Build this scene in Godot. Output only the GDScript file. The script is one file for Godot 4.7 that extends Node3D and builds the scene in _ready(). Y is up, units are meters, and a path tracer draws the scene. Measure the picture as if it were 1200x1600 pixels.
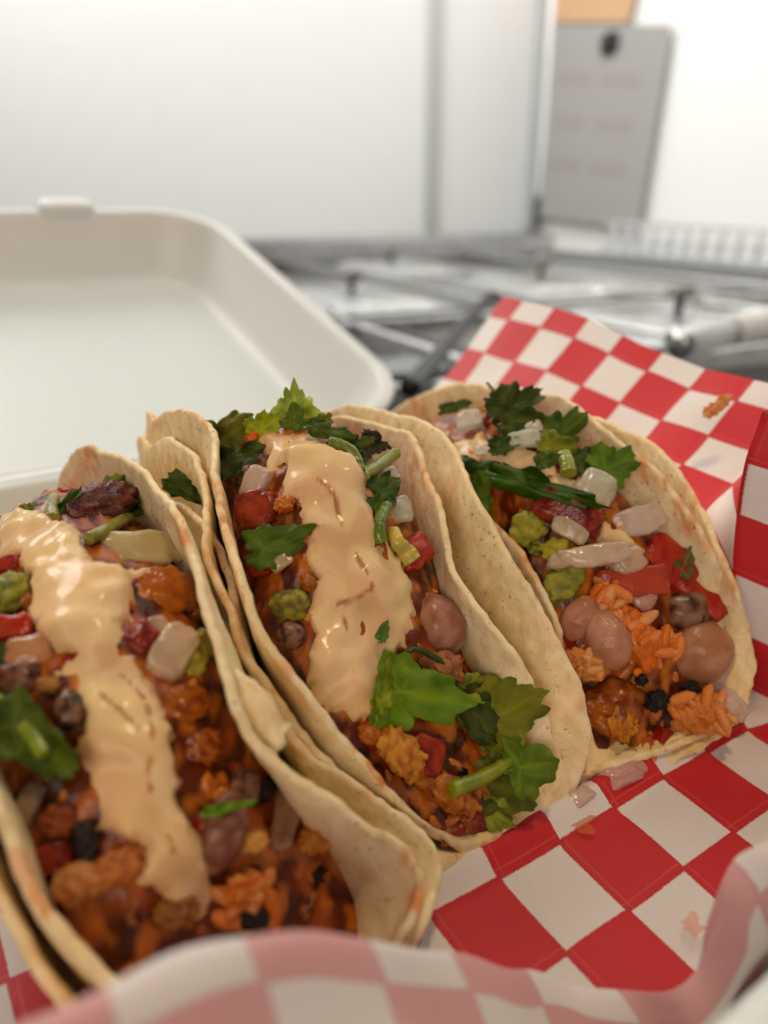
extends Node3D
# Three street tacos on red-and-white checked paper in a white foam box, in front of a steel steam table.
# Taco frame: x across the row of tacos, y up, -z along each taco towards the hinge of the box (metres).

const BOX_AXIS_X := Vector3(0.829038, 0.0, -0.559193)
const BOX_AXIS_Z := Vector3(0.559193, 0.0, 0.829038)
const BOX_ORIGIN := Vector3(0.032691, 0.0, -0.109109)
const ROOM_CORNER := Vector3(0.35, 0.0, -1.9)

var M := {}
var names := {}
var noise := FastNoiseLite.new()
var cells := FastNoiseLite.new()
var rng := RandomNumberGenerator.new()
var tacos := {}

func box_frame() -> Transform3D:
	return Transform3D(Basis(BOX_AXIS_X, Vector3.UP, BOX_AXIS_Z), BOX_ORIGIN)

func room_frame() -> Transform3D:
	return Transform3D(Basis(Vector3(0.897, 0, -0.442).normalized(), Vector3.UP, Vector3(0.442, 0, 0.897).normalized()), ROOM_CORNER)

# ---------------------------------------------------------------- naming

func numbered(called: String) -> String:
	var n: int = names.get(called, 0)
	names[called] = n + 1
	return called if n == 0 else "%s_%03d" % [called, n]

func tag(o: Node3D, label: String, category: String, group := "", kind := "") -> void:
	if label: o.set_meta("label", label)
	if category: o.set_meta("category", category)
	if group: o.set_meta("group", group)
	if kind: o.set_meta("kind", kind)

func thing(called: String, label: String, category: String, at: Transform3D, group := "") -> Node3D:
	var o := Node3D.new()
	o.name = numbered(called)
	add_child(o, true)
	o.transform = at
	tag(o, label, category, group)
	return o

func part(called: String, mesh: Mesh, m: Material, parent: Node3D, at := Transform3D()) -> MeshInstance3D:
	var o := MeshInstance3D.new()
	o.name = called
	o.mesh = mesh
	o.material_override = m
	o.transform = at
	parent.add_child(o, true)
	return o

func single(called: String, mesh: Mesh, m: Material, label: String, category: String, at: Transform3D, group := "", kind := "") -> MeshInstance3D:
	var o := MeshInstance3D.new()
	o.name = numbered(called)
	o.mesh = mesh
	o.material_override = m
	o.transform = at
	add_child(o, true)
	tag(o, label, category, group, kind)
	return o

# ---------------------------------------------------------------- meshes

class Shape:
	var v := PackedVector3Array()
	var uv := PackedVector2Array()
	var c := PackedColorArray()
	var i := PackedInt32Array()
	func add(p: Vector3, col := Color.WHITE, t := Vector2.ZERO) -> int:
		v.append(p)
		c.append(col)
		uv.append(t)
		return v.size() - 1
	func tri(a: int, b: int, d: int) -> void:
		i.append(a)
		i.append(b)
		i.append(d)
	func quad(a: int, b: int, d: int, e: int) -> void:
		tri(a, b, d)
		tri(a, d, e)
	# joins another shape, moved
	func join(o: Shape, at: Transform3D) -> void:
		var first := v.size()
		for k in o.v.size():
			v.append(at * o.v[k])
			c.append(o.c[k])
			uv.append(o.uv[k])
		for k in o.i: i.append(first + k)
	func mesh(smooth := true) -> ArrayMesh:
		if not smooth:
			var w := Shape.new()
			for k in i.size():
				w.i.append(w.add(v[i[k]], c[i[k]], uv[i[k]]))
			return w.mesh()
		var n := PackedVector3Array()
		n.resize(v.size())
		for k in range(0, i.size(), 3):
			var a := v[i[k]]
			var f := (v[i[k + 2]] - a).cross(v[i[k + 1]] - a)
			n[i[k]] += f
			n[i[k + 1]] += f
			n[i[k + 2]] += f
		for k in n.size():
			n[k] = n[k].normalized() if n[k].length_squared() > 1e-30 else Vector3.UP
		var arr := []
		arr.resize(Mesh.ARRAY_MAX)
		arr[Mesh.ARRAY_VERTEX] = v
		arr[Mesh.ARRAY_NORMAL] = n
		arr[Mesh.ARRAY_TEX_UV] = uv
		arr[Mesh.ARRAY_COLOR] = c
		arr[Mesh.ARRAY_INDEX] = i
		var m := ArrayMesh.new()
		m.add_surface_from_arrays(Mesh.PRIMITIVE_TRIANGLES, arr)
		return m

func n3(p: Vector3, f: float, s := 0.0) -> float:
	return noise.get_noise_3d(p.x * f + s * 17.3, p.y * f + s * 5.1, p.z * f - s * 9.7)

func spow(x: float, e: float) -> float:
	return signf(x) * pow(absf(x), e)

# rounded body: e 1 is an ellipsoid, small e a rounded block; bend curves its length; rough is relative
func lump(size: Vector3, e: float, rough: float, freq: float, sd: float, bend := 0.0, tone := Color.WHITE, tone2 := Color.WHITE, nl := 14, nm := 22) -> Shape:
	var s := Shape.new()
	var r := (size.x + size.y + size.z) / 3.0
	for a in nl + 1:
		var th := PI * (float(a) / nl - 0.5)
		for b in nm:
			var ph := TAU * b / nm
			var ct := spow(cos(th), e)
			var d := Vector3(spow(sin(th), e), ct * spow(cos(ph), e), ct * spow(sin(ph), e))
			var p := d * size
			var w := n3(p / r, freq, sd) + 0.5 * n3(p / r, freq * 2.3, sd + 3.0)
			p += d.normalized() * w * rough * r
			var x := p.x / size.x
			p.y += bend * x * x * size.x
			var k := clampf(0.5 + 1.3 * n3(p / r, 1.4, sd + 8.0), 0, 1)
			s.add(p, tone.lerp(tone2, k), Vector2(float(b) / nm, float(a) / nl))
	for a in nl:
		for b in nm:
			var p0 := a * nm + b
			var p1 := a * nm + (b + 1) % nm
			s.quad(p0, p0 + nm, p1 + nm, p1)
	return s

func tube(path: PackedVector3Array, r0: float, r1: float, tone: Color, tone2: Color, nr := 10, caps := true) -> Shape:
	var s := Shape.new()
	var n := path.size()
	var up := Vector3(0.3, 0.9, 0.2)
	for k in n:
		var t := (path[mini(k + 1, n - 1)] - path[maxi(k - 1, 0)]).normalized()
		var x := t.cross(up).normalized()
		var y := x.cross(t)
		up = y
		var r := lerpf(r0, r1, float(k) / (n - 1))
		for j in nr:
			var a := TAU * j / nr
			var rr := r * (1.0 + 0.12 * n3(path[k] * 900.0 + Vector3(j, 0, 0), 1.0))
			s.add(path[k] + (x * cos(a) + y * sin(a)) * rr, tone.lerp(tone2, clampf(0.5 + n3(path[k], 260.0, 4.0), 0, 1)))
	for k in n - 1:
		for j in nr:
			var a := k * nr + j
			var b := k * nr + (j + 1) % nr
			s.quad(a, b, b + nr, a + nr)
	if caps:
		for e: int in [0, n - 1]:
			var c := s.add(path[e], tone2)
			for j in nr:
				var a: int = e * nr + j
				var b: int = e * nr + (j + 1) % nr
				if e == 0: s.tri(c, b, a)
				else: s.tri(c, a, b)
	return s

func curve(pts: Array, n: int) -> PackedVector3Array:
	var out := PackedVector3Array()
	for k in n:
		out.append(cr(pts, float(k) / (n - 1) * (pts.size() - 1)))
	return out

func cr(p: Array, u: float):
	var n: int = p.size()
	u = clampf(u, 0, n - 1)
	var i := mini(int(u), n - 2)
	var t := u - i
	var a = p[maxi(i - 1, 0)]
	var b = p[i]
	var c = p[i + 1]
	var d = p[mini(i + 2, n - 1)]
	return 0.5 * ((2.0 * b) + (c - a) * t + (2.0 * a - 5.0 * b + 4.0 * c - d) * (t * t) + (3.0 * b - a - 3.0 * c + d) * (t * t * t))

# cilantro leaf lying in x-z, stalk end at -x; lobes and teeth round a fan; cupped and creased
func leaf(l: float, w: float, cup: float, sd: float, lobes: float, tone: Color, tone2: Color, vein: Color) -> Shape:
	var s := Shape.new()
	var na := 144
	var nr := 9
	var c := s.add(Vector3(-0.30 * l, 0, 0), vein)
	for r in range(1, nr + 1):
		var f := float(r) / nr
		for a in na:
			var ph := TAU * a / na
			var lobe := absf(cos(ph * lobes * 0.5))
			var saw := fposmod(ph * lobes * 3.0 / TAU, 1.0)
			var tooth := absf(saw - 0.5) * 2.0
			var rad := 0.81 + 0.19 * pow(lobe, 0.7)
			rad += (0.15 * (tooth - 0.5) + 0.09 * (absf(fposmod(ph * lobes * 7.0 / TAU, 1.0) - 0.5))) * smoothstep(0.5, 1.0, f) + 0.16 * n3(Vector3(cos(ph), sin(ph), 0), 1.7, sd)
			var back := 0.5 - 0.5 * cos(ph)
			var reach := lerpf(0.80, 0.30, back) * l
			var x := -0.30 * l + cos(ph) * rad * reach * f
			var z := sin(ph) * rad * 0.56 * w * f
			var q := Vector3(x / l, 0, z / w)
			var y := cup * l * (q.x * q.x + q.z * q.z * 1.4) - 0.10 * w * exp(-absf(q.z) * 14.0) * f * 0.5
			y += 0.15 * l * n3(q, 2.2, sd + 2.0) * f + 0.035 * l * n3(q, 6.0, sd + 5.0) * f
			var rib := pow(lobe, 9.0) * (1.0 - 0.75 * f)
			var side := pow(absf(cos(ph * lobes * 1.5 + f * 5.0)), 14.0) * 0.5 * (1.0 - 0.6 * f)
			var k := clampf(0.5 + 1.2 * n3(q, 2.0, sd + 9.0), 0, 1)
			s.add(Vector3(x, y, z), tone.lerp(tone2, k).lerp(vein, clampf(rib + side, 0, 1)), Vector2(q.x, q.z))
	for a in na:
		s.tri(c, 1 + (a + 1) % na, 1 + a)
		for r in nr - 1:
			var p := 1 + r * na + a
			var q := 1 + r * na + (a + 1) % na
			s.quad(p, q, q + na, p + na)
	return thick(s, 0.00022)

# a sheet becomes a thin solid
func thick(s: Shape, t: float) -> Shape:
	var n := PackedVector3Array()
	n.resize(s.v.size())
	for k in range(0, s.i.size(), 3):
		var a := s.v[s.i[k]]
		var f := (s.v[s.i[k + 2]] - a).cross(s.v[s.i[k + 1]] - a)
		for j in 3: n[s.i[k + j]] += f
	var o := Shape.new()
	o.join(s, Transform3D())
	var m := s.v.size()
	for k in m:
		o.add(s.v[k] - n[k].normalized() * t, s.c[k], s.uv[k])
	for k in range(0, s.i.size(), 3):
		o.tri(m + s.i[k], m + s.i[k + 2], m + s.i[k + 1])
	var edge := {}
	for k in range(0, s.i.size(), 3):
		for j in 3:
			var a := s.i[k + j]
			var b := s.i[k + (j + 1) % 3]
			if edge.has(Vector2i(b, a)): edge.erase(Vector2i(b, a))
			else: edge[Vector2i(a, b)] = true
	for e in edge:
		o.quad(e.x, m + e.x, m + e.y, e.y)
	return o

func box_shape(size: Vector3, r: float, seg := 2) -> Shape:
	# block with rounded edges
	var s := Shape.new()
	var h := size / 2.0
	r = minf(r, minf(h.x, minf(h.y, h.z)) * 0.99)
	var nl := 4 * seg + 2
	var nm := 8 * seg
	for a in nl + 1:
		var th := PI * (float(a) / nl - 0.5)
		for b in nm:
			var ph := TAU * (b + 0.5) / nm
			var d := Vector3(cos(th) * cos(ph), sin(th), cos(th) * sin(ph))
			s.add(d * r + Vector3(signf(d.x) * (h.x - r), (signf(d.y) if absf(d.y) > 1e-4 else 0.0) * (h.y - r), signf(d.z) * (h.z - r)))
	for a in nl:
		for b in nm:
			s.quad(a * nm + b, (a + 1) * nm + b, (a + 1) * nm + (b + 1) % nm, a * nm + (b + 1) % nm)
	return s

# ---------------------------------------------------------------- materials

func srgb(r: float, g: float, b: float) -> Color:
	return Color(r, g, b)

func lin(r: float, g: float, b: float) -> Color:
	return Color(r, g, b).srgb_to_linear()

func mat(called: String, col: Color, rough: float, o := {}) -> StandardMaterial3D:
	var m := StandardMaterial3D.new()
	m.resource_name = called
	m.albedo_color = col
	m.roughness = rough
	m.metallic = o.get("metal", 0.0)
	m.metallic_specular = o.get("spec", 0.5)
	m.vertex_color_use_as_albedo = o.get("tint", false)
	if o.has("sss"):
		m.subsurf_scatter_enabled = true
		m.subsurf_scatter_strength = o.sss
	if o.has("coat"):
		m.clearcoat_enabled = true
		m.clearcoat = o.coat
		m.clearcoat_roughness = o.get("coat_rough", 0.08)
	if o.has("back"):
		m.backlight_enabled = true
		m.backlight = o.back
	if o.has("relief"):
		m.heightmap_enabled = true
		m.heightmap_texture = o.map
		m.heightmap_scale = o.relief
	if o.has("tri"):
		m.uv1_triplanar = true
		m.uv1_scale = Vector3.ONE * o.tri
	if o.has("tex"): m.albedo_texture = o.tex
	m.cull_mode = BaseMaterial3D.CULL_DISABLED
	M[called] = m
	return m

func noise_tex(sd: int, freq: float, octaves: int, kind: int, ramp = null, side := 512) -> NoiseTexture2D:
	var f := FastNoiseLite.new()
	f.seed = sd
	f.noise_type = kind
	f.frequency = freq
	f.fractal_octaves = octaves
	var t := NoiseTexture2D.new()
	t.width = side
	t.height = side
	t.seamless = true
	t.noise = f
	if ramp: t.color_ramp = ramp
	return t

func ramp(stops: Array) -> Gradient:
	var g := Gradient.new()
	var o := PackedFloat32Array()
	var c := PackedColorArray()
	for s in stops:
		o.append(s[0])
		c.append(s[1])
	g.offsets = o
	g.colors = c
	return g

# printed check pattern: 4 x 4 checks to a tile, ragged ink edges, thin registration line inside the red
func check_print(white: Color, red: Color, line: Color, wash: float) -> ImageTexture:
	var side := 768
	var cell := side / 4
	var im := Image.create(side, side, false, Image.FORMAT_RGB8)
	for y in side:
		for x in side:
			var wx := x + 2.2 * noise.get_noise_2d(x * 7.0, y * 7.0) + 1.4 * noise.get_noise_2d(x * 27.0, y * 27.0)
			var wy := y + 2.2 * noise.get_noise_2d(x * 7.0 + 900.0, y * 7.0) + 1.4 * noise.get_noise_2d(x * 27.0, y * 27.0 + 700.0)
			var cx := floori(wx / cell)
			var cy := floori(wy / cell)
			var fx := wx / cell - cx
			var fy := wy / cell - cy
			var ink := posmod(cx + cy, 2) == 0
			var edge := minf(minf(fx, 1.0 - fx), minf(fy, 1.0 - fy))
			if not ink and edge < 0.022: ink = true
			var grain := 0.035 * noise.get_noise_2d(x * 31.0, y * 31.0) + 0.03 * noise.get_noise_2d(x * 3.0, y * 3.0 + 300.0)
			var c := white
			if ink:
				c = red
				if posmod(cx + cy, 2) == 0 and (absf(fx - 0.075) < 0.012 or absf(fy - 0.925) < 0.010):
					c = red.lerp(line, 0.5)
				if posmod(cx + cy, 2) != 0: c = red.darkened(0.06)
			c = c.lerp(white, wash * (0.5 + 0.5 * noise.get_noise_2d(x * 1.5, y * 1.5)))
			im.set_pixel(x, y, Color(c.r + grain, c.g + grain, c.b + grain))
	im.generate_mipmaps()
	return ImageTexture.create_from_image(im)

# griddled dough: creamy mottling with small browned specks in clusters
func dough_print() -> ImageTexture:
	var side := 768
	var im := Image.create(side, side, false, Image.FORMAT_RGB8)
	for y in side:
		for x in side:
			var a := TAU * x / side
			var b := TAU * y / side
			# sampled on a torus, so that it tiles
			var q := Vector3(cos(a) * 1.6 + cos(b) * 1.1, sin(a) * 1.6 + sin(b) * 1.1, cos(a + 1.0) + sin(b * 1.0))
			var k := 0.5 + 0.55 * noise.get_noise_3dv(q * 1.6) + 0.25 * noise.get_noise_3dv(q * 6.0) + 0.14 * noise.get_noise_3dv(q * 22.0)
			var c := Color(0.90, 0.805, 0.625).lerp(Color(0.98, 0.93, 0.81), clampf(k, 0, 1))
			im.set_pixel(x, y, c)
	var r := RandomNumberGenerator.new()
	r.seed = 404
	for n in 480:
		var at := Vector2(r.randf(), r.randf()) * side
		if noise.get_noise_2d(at.x * 0.012, at.y * 0.012) < 0.02 and r.randf() > 0.16: continue
		var size := r.randf_range(1.5, 6.5)
		var dark := r.randf_range(0.25, 0.85)
		for y in range(-7, 8):
			for x in range(-7, 8):
				var d := Vector2(x, y).length() / size + 0.5 * noise.get_noise_2d(at.x + x * 0.25, at.y + y * 0.25)
				if d < 1.0:
					var px := posmod(int(at.x) + x, side)
					var py := posmod(int(at.y) + y, side)
					im.set_pixel(px, py, im.get_pixel(px, py).lerp(Color(0.22, 0.13, 0.07), dark * (1.0 - d)))
	im.generate_mipmaps()
	return ImageTexture.create_from_image(im)

func make_materials() -> void:
	var fine := noise_tex(11, 0.02, 4, FastNoiseLite.TYPE_SIMPLEX_SMOOTH)
	var grain := noise_tex(12, 0.09, 3, FastNoiseLite.TYPE_SIMPLEX_SMOOTH)
	var dough := dough_print()
	mat("tortilla", Color.WHITE, 0.62, {"tint": true, "tex": dough, "tri": 19.0, "map": fine, "relief": 0.026, "sss": 0.015, "spec": 0.3})
	mat("filling", Color.WHITE, 0.20, {"tint": true, "spec": 0.42, "map": grain, "relief": 0.008, "tri": 60.0})
	var fleck := noise_tex(61, 0.045, 2, FastNoiseLite.TYPE_SIMPLEX_SMOOTH, ramp([[0.0, srgb(0.62, 0.42, 0.28)], [0.10, srgb(0.86, 0.76, 0.66)], [0.17, srgb(1, 1, 1)], [1.0, srgb(1, 1, 1)]]), 1024)
	mat("sauce", Color.WHITE, 0.13, {"tint": true, "spec": 0.25, "sss": 0.02, "tex": fleck, "map": fine, "relief": 0.005, "tri": 28.0})
	mat("leaf", Color.WHITE, 0.38, {"tint": true, "back": Color(0.75, 0.75, 0.75), "spec": 0.4, "map": grain, "relief": 0.012, "tri": 110.0})
	mat("stem", Color.WHITE, 0.22, {"tint": true, "sss": 0.1, "spec": 0.5})
	mat("onion", Color(1, 1, 1, 0.60), 0.14, {"tint": true, "sss": 0.06, "spec": 0.5, "map": fine, "relief": 0.010, "tri": 50.0})
	M.onion.transparency = BaseMaterial3D.TRANSPARENCY_ALPHA
	mat("tomato", Color.WHITE, 0.16, {"tint": true, "sss": 0.02, "spec": 0.4, "map": fine, "relief": 0.012, "tri": 70.0})
	mat("bean", Color.WHITE, 0.26, {"tint": true, "sss": 0.015, "spec": 0.38, "map": fine, "relief": 0.012, "tri": 60.0})
	mat("moist", Color.WHITE, 0.24, {"tint": true, "sss": 0.01, "spec": 0.4, "map": grain, "relief": 0.025, "tri": 55.0})
	var pulp := noise_tex(31, 0.05, 3, FastNoiseLite.TYPE_SIMPLEX_SMOOTH)
	mat("paper", Color.WHITE, 0.5, {"tex": check_print(srgb(0.93, 0.90, 0.875), srgb(0.825, 0.165, 0.18), srgb(0.88, 0.42, 0.42), 0.02), "map": pulp, "relief": 0.006, "spec": 0.4, "back": Color(0.55, 0.55, 0.55)})
	M.paper.uv1_scale = Vector3(0.25, 0.25, 1)
	mat("paper_back", Color.WHITE, 0.5, {"tex": check_print(srgb(0.93, 0.90, 0.88), srgb(0.89, 0.655, 0.65), srgb(0.89, 0.66, 0.66), 0.24), "map": pulp, "relief": 0.006, "spec": 0.4, "back": Color(0.75, 0.75, 0.75)})
	M.paper_back.uv1_scale = Vector3(0.25, 0.25, 1)
	var beads := noise_tex(41, 0.06, 2, FastNoiseLite.TYPE_CELLULAR)
	mat("foam", srgb(0.84, 0.855, 0.84), 0.42, {"map": beads, "relief": 0.006, "tri": 30.0, "sss": 0.15, "spec": 0.5})
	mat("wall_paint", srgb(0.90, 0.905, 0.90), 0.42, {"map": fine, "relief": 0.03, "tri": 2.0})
	mat("wall_paint_lit", srgb(0.955, 0.955, 0.945), 0.4, {"map": fine, "relief": 0.03, "tri": 2.0})  # same white paint with the right wall's stronger light put into its colour
	mat("seam_metal", srgb(0.74, 0.75, 0.74), 0.4, {"metal": 0.4})
	var brushed := noise_tex(51, 0.03, 4, FastNoiseLite.TYPE_SIMPLEX_SMOOTH, ramp([[0.0, srgb(0.70, 0.70, 0.70)], [1.0, srgb(0.86, 0.86, 0.855)]]))
	mat("steel", Color.WHITE, 0.30, {"metal": 0.9, "tex": brushed, "tri": 3.0})
	mat("steel_dark", srgb(0.52, 0.51, 0.50), 0.35, {"metal": 0.8})
	mat("chrome", srgb(0.93, 0.94, 0.95), 0.22, {"metal": 0.85})
	mat("polished_trim", srgb(0.97, 0.975, 0.98), 0.18, {"metal": 0.25})
	mat("oil_stain", Color(0.85, 0.45, 0.12, 0.45), 0.45)
	M.oil_stain.transparency = BaseMaterial3D.TRANSPARENCY_ALPHA
	mat("black_plastic", srgb(0.07, 0.065, 0.07), 0.4)
	mat("white_plastic", srgb(0.9, 0.9, 0.88), 0.3)
	mat("grey_sheet", srgb(0.63, 0.62, 0.61), 0.6, {"map": pulp, "relief": 0.01})
	mat("tan_sheet", srgb(0.78, 0.62, 0.47), 0.6)
	mat("red_ink", srgb(0.62, 0.59, 0.58), 0.6)

# ---------------------------------------------------------------- tacos

func wall_curve(mid: Vector3, rim: Vector3, s: float, wb: float, t: float) -> Vector3:
	var h := rim.y - mid.y
	var w := wb * clampf(h / 0.03, 0, 1)
	var p1 := mid + Vector3(s * w, 0, 0)
	var p2 := Vector3((mid.x + s * w) * 0.5 + rim.x * 0.5, mid.y + h * 0.4, mid.z * 0.4 + rim.z * 0.6)
	var q := 1.0 - t
	return mid * (q * q * q) + p1 * (3 * t * q * q) + p2 * (3 * t * t * q) + rim * (t * t * t)

func spine(l: Vector3, r: Vector3, tip: Vector3) -> Vector3:
	return Vector3(tip.x, minf((l.y + r.y) * 0.5, tip.y), (l.z + r.z) * 0.5)

# a tortilla folded along its middle: rims are the two edges from the front tip over the top to the back tip
func tortilla(left: Array, right: Array, wb: float, th: float, sd: float, grease: float) -> Shape:
	var nu := 170
	var nv := 64
	var last := left.size() - 1.0
	var mids: Array[PackedVector3Array] = []
	for a in nu + 1:
		var u := last * a / nu
		var l: Vector3 = cr(left, u)
		var r: Vector3 = cr(right, u)
		var m := spine(l, r, left[0])
		var row := PackedVector3Array()
		for b in nv + 1:
			var t := 2.0 * b / nv - 1.0
			t = signf(t) * (1.0 - pow(1.0 - absf(t), 1.25))
			var p := wall_curve(m, l, -1.0, wb, -t) if t < 0 else wall_curve(m, r, 1.0, wb, t)
			var rimness := pow(absf(t), 6.0)
			var wav := Vector3(n3(p, 48.0, sd), n3(p, 48.0, sd + 2.0) * 0.7, n3(p, 48.0, sd + 4.0)) * (0.0005 + 0.0007 * rimness)
			wav += Vector3(n3(p, 330.0, sd), n3(p, 330.0, sd + 6.0), 0) * (0.00006 + 0.00024 * rimness)
			p += wav * clampf(minf(a, nu - a) / 6.0, 0, 1)
			row.append(p)
		mids.append(row)
	var nrm: Array[PackedVector3Array] = []
	for a in nu + 1:
		var row := PackedVector3Array()
		for b in nv + 1:
			var g := clampi(a, 5, nu - 5)
			var du := mids[g + 1][b] - mids[g - 1][b]
			var dv := mids[g][mini(b + 1, nv)] - mids[g][maxi(b - 1, 0)]
			var n := dv.cross(du)
			row.append(n.normalized() if n.length_squared() > 1e-20 else Vector3.UP)
		nrm.append(row)
	var s := Shape.new()
	# around each cross-section: inner face left to right, rounded right rim, outer face back, rounded left rim
	var loop := 0
	for a in nu + 1:
		var prof := PackedVector3Array()
		var cols := PackedColorArray()
		var taper := clampf(minf(a, nu - a) / 6.0, 0.35, 1)
		for b in nv + 1:
			var p := mids[a][b]
			var e := absf(2.0 * b / nv - 1.0)
			var hh := th * taper * lerpf(1.0, 0.86, pow(e, 10.0))
			prof.append(p + nrm[a][b] * hh * 0.5)
			cols.append(skin(p, e, sd, grease, true))
		for side: int in [nv, 0]:
			if side == nv:
				var p := mids[a][nv]
				var outw := (p - mids[a][nv - 1]).normalized()
				for k: float in [0.25, 0.5, 0.75]:
					prof.append(p + (nrm[a][nv] * cos(PI * k) + outw * sin(PI * k)) * th * taper * 0.43)
					cols.append(skin(p, 1.0, sd, grease, true))
				for b in range(nv, -1, -1):
					var q := mids[a][b]
					var e := absf(2.0 * b / nv - 1.0)
					var hh := th * taper * lerpf(1.0, 0.86, pow(e, 10.0))
					prof.append(q - nrm[a][b] * hh * 0.5)
					cols.append(skin(q, e, sd + 3.0, grease * 0.5, false))
			else:
				var p := mids[a][0]
				var outw := (p - mids[a][1]).normalized()
				for k: float in [0.25, 0.5, 0.75]:
					prof.append(p + (-nrm[a][0] * cos(PI * k) + outw * sin(PI * k)) * th * taper * 0.43)
					cols.append(skin(p, 1.0, sd, grease, true))
		loop = prof.size()
		for b in loop: s.add(prof[b], cols[b], Vector2(float(a) / nu, float(b) / loop))
	for a in nu:
		for b in loop:
			var c := (b + 1) % loop
			s.quad(a * loop + b, (a + 1) * loop + b, (a + 1) * loop + c, a * loop + c)
	return s

# own colour of the dough: pale, toasted patches, oil that has soaked in near the edge
func skin(p: Vector3, e: float, sd: float, grease: float, inside: bool) -> Color:
	var c := Color(0.98, 0.925, 0.78)
	var t := n3(p, 55.0, sd + 11.0)
	c = c.lerp(Color(1.0, 0.96, 0.88), clampf(t * 1.2 + 0.3, 0, 1))
	var toast := clampf((n3(p, 120.0, sd + 21.0) - 0.42) * 4.0, 0, 1) * clampf((n3(p, 700.0, sd + 23.0) + 0.25) * 2.0, 0, 1)
	c = c.lerp(Color(0.45, 0.27, 0.13), toast * 0.28)
	var oil := clampf((n3(p, 62.0, sd + 31.0) - 0.14) * 4.0, 0, 1) * clampf((e - 0.78) * 6.0, 0, 1) * grease * clampf(0.5 + n3(p, 380.0, sd + 33.0), 0, 1)
	c = c.lerp(Color(0.82, 0.30, 0.07), oil * 0.9)
	if inside:
		c = c.lerp(Color(0.86, 0.70, 0.36), clampf((0.88 - e) * 3.5, 0, 1) * clampf(0.45 + 1.4 * n3(p, 60.0, sd + 37.0), 0, 0.75))
	return c

func fill_point(k: int, u: float, w: float) -> Vector3:
	var t: Dictionary = tacos[k]
	var l: Vector3 = cr(t.left, u)
	var r: Vector3 = cr(t.right, u)
	var m := spine(l, r, t.left[0])
	var x: float = u * 8.0 / (t.left.size() - 1.0)
	var te: float = cr(t.te, x)
	var dome: float = cr(t.dome, x)
	var p := wall_curve(m, l, -1.0, t.wb, te).lerp(wall_curve(m, r, 1.0, t.wb, te * lerpf(lerpf(t.low_front, t.low, smoothstep(0.05, 0.34, u / (t.left.size() - 1.0))), 0.98, smoothstep(0.27, 0.42, u / (t.left.size() - 1.0)))), (w + 1.0) * 0.5)
	p.y += dome * (1.0 - w * w)
	return p

func fill_normal(k: int, u: float, w: float) -> Vector3:
	var p := fill_point(k, u, w)
	var n := (fill_point(k, u, w + 0.02) - p).cross(fill_point(k, u + 0.04, w) - p)
	if n.y < 0: n = -n
	return n.normalized()

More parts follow.
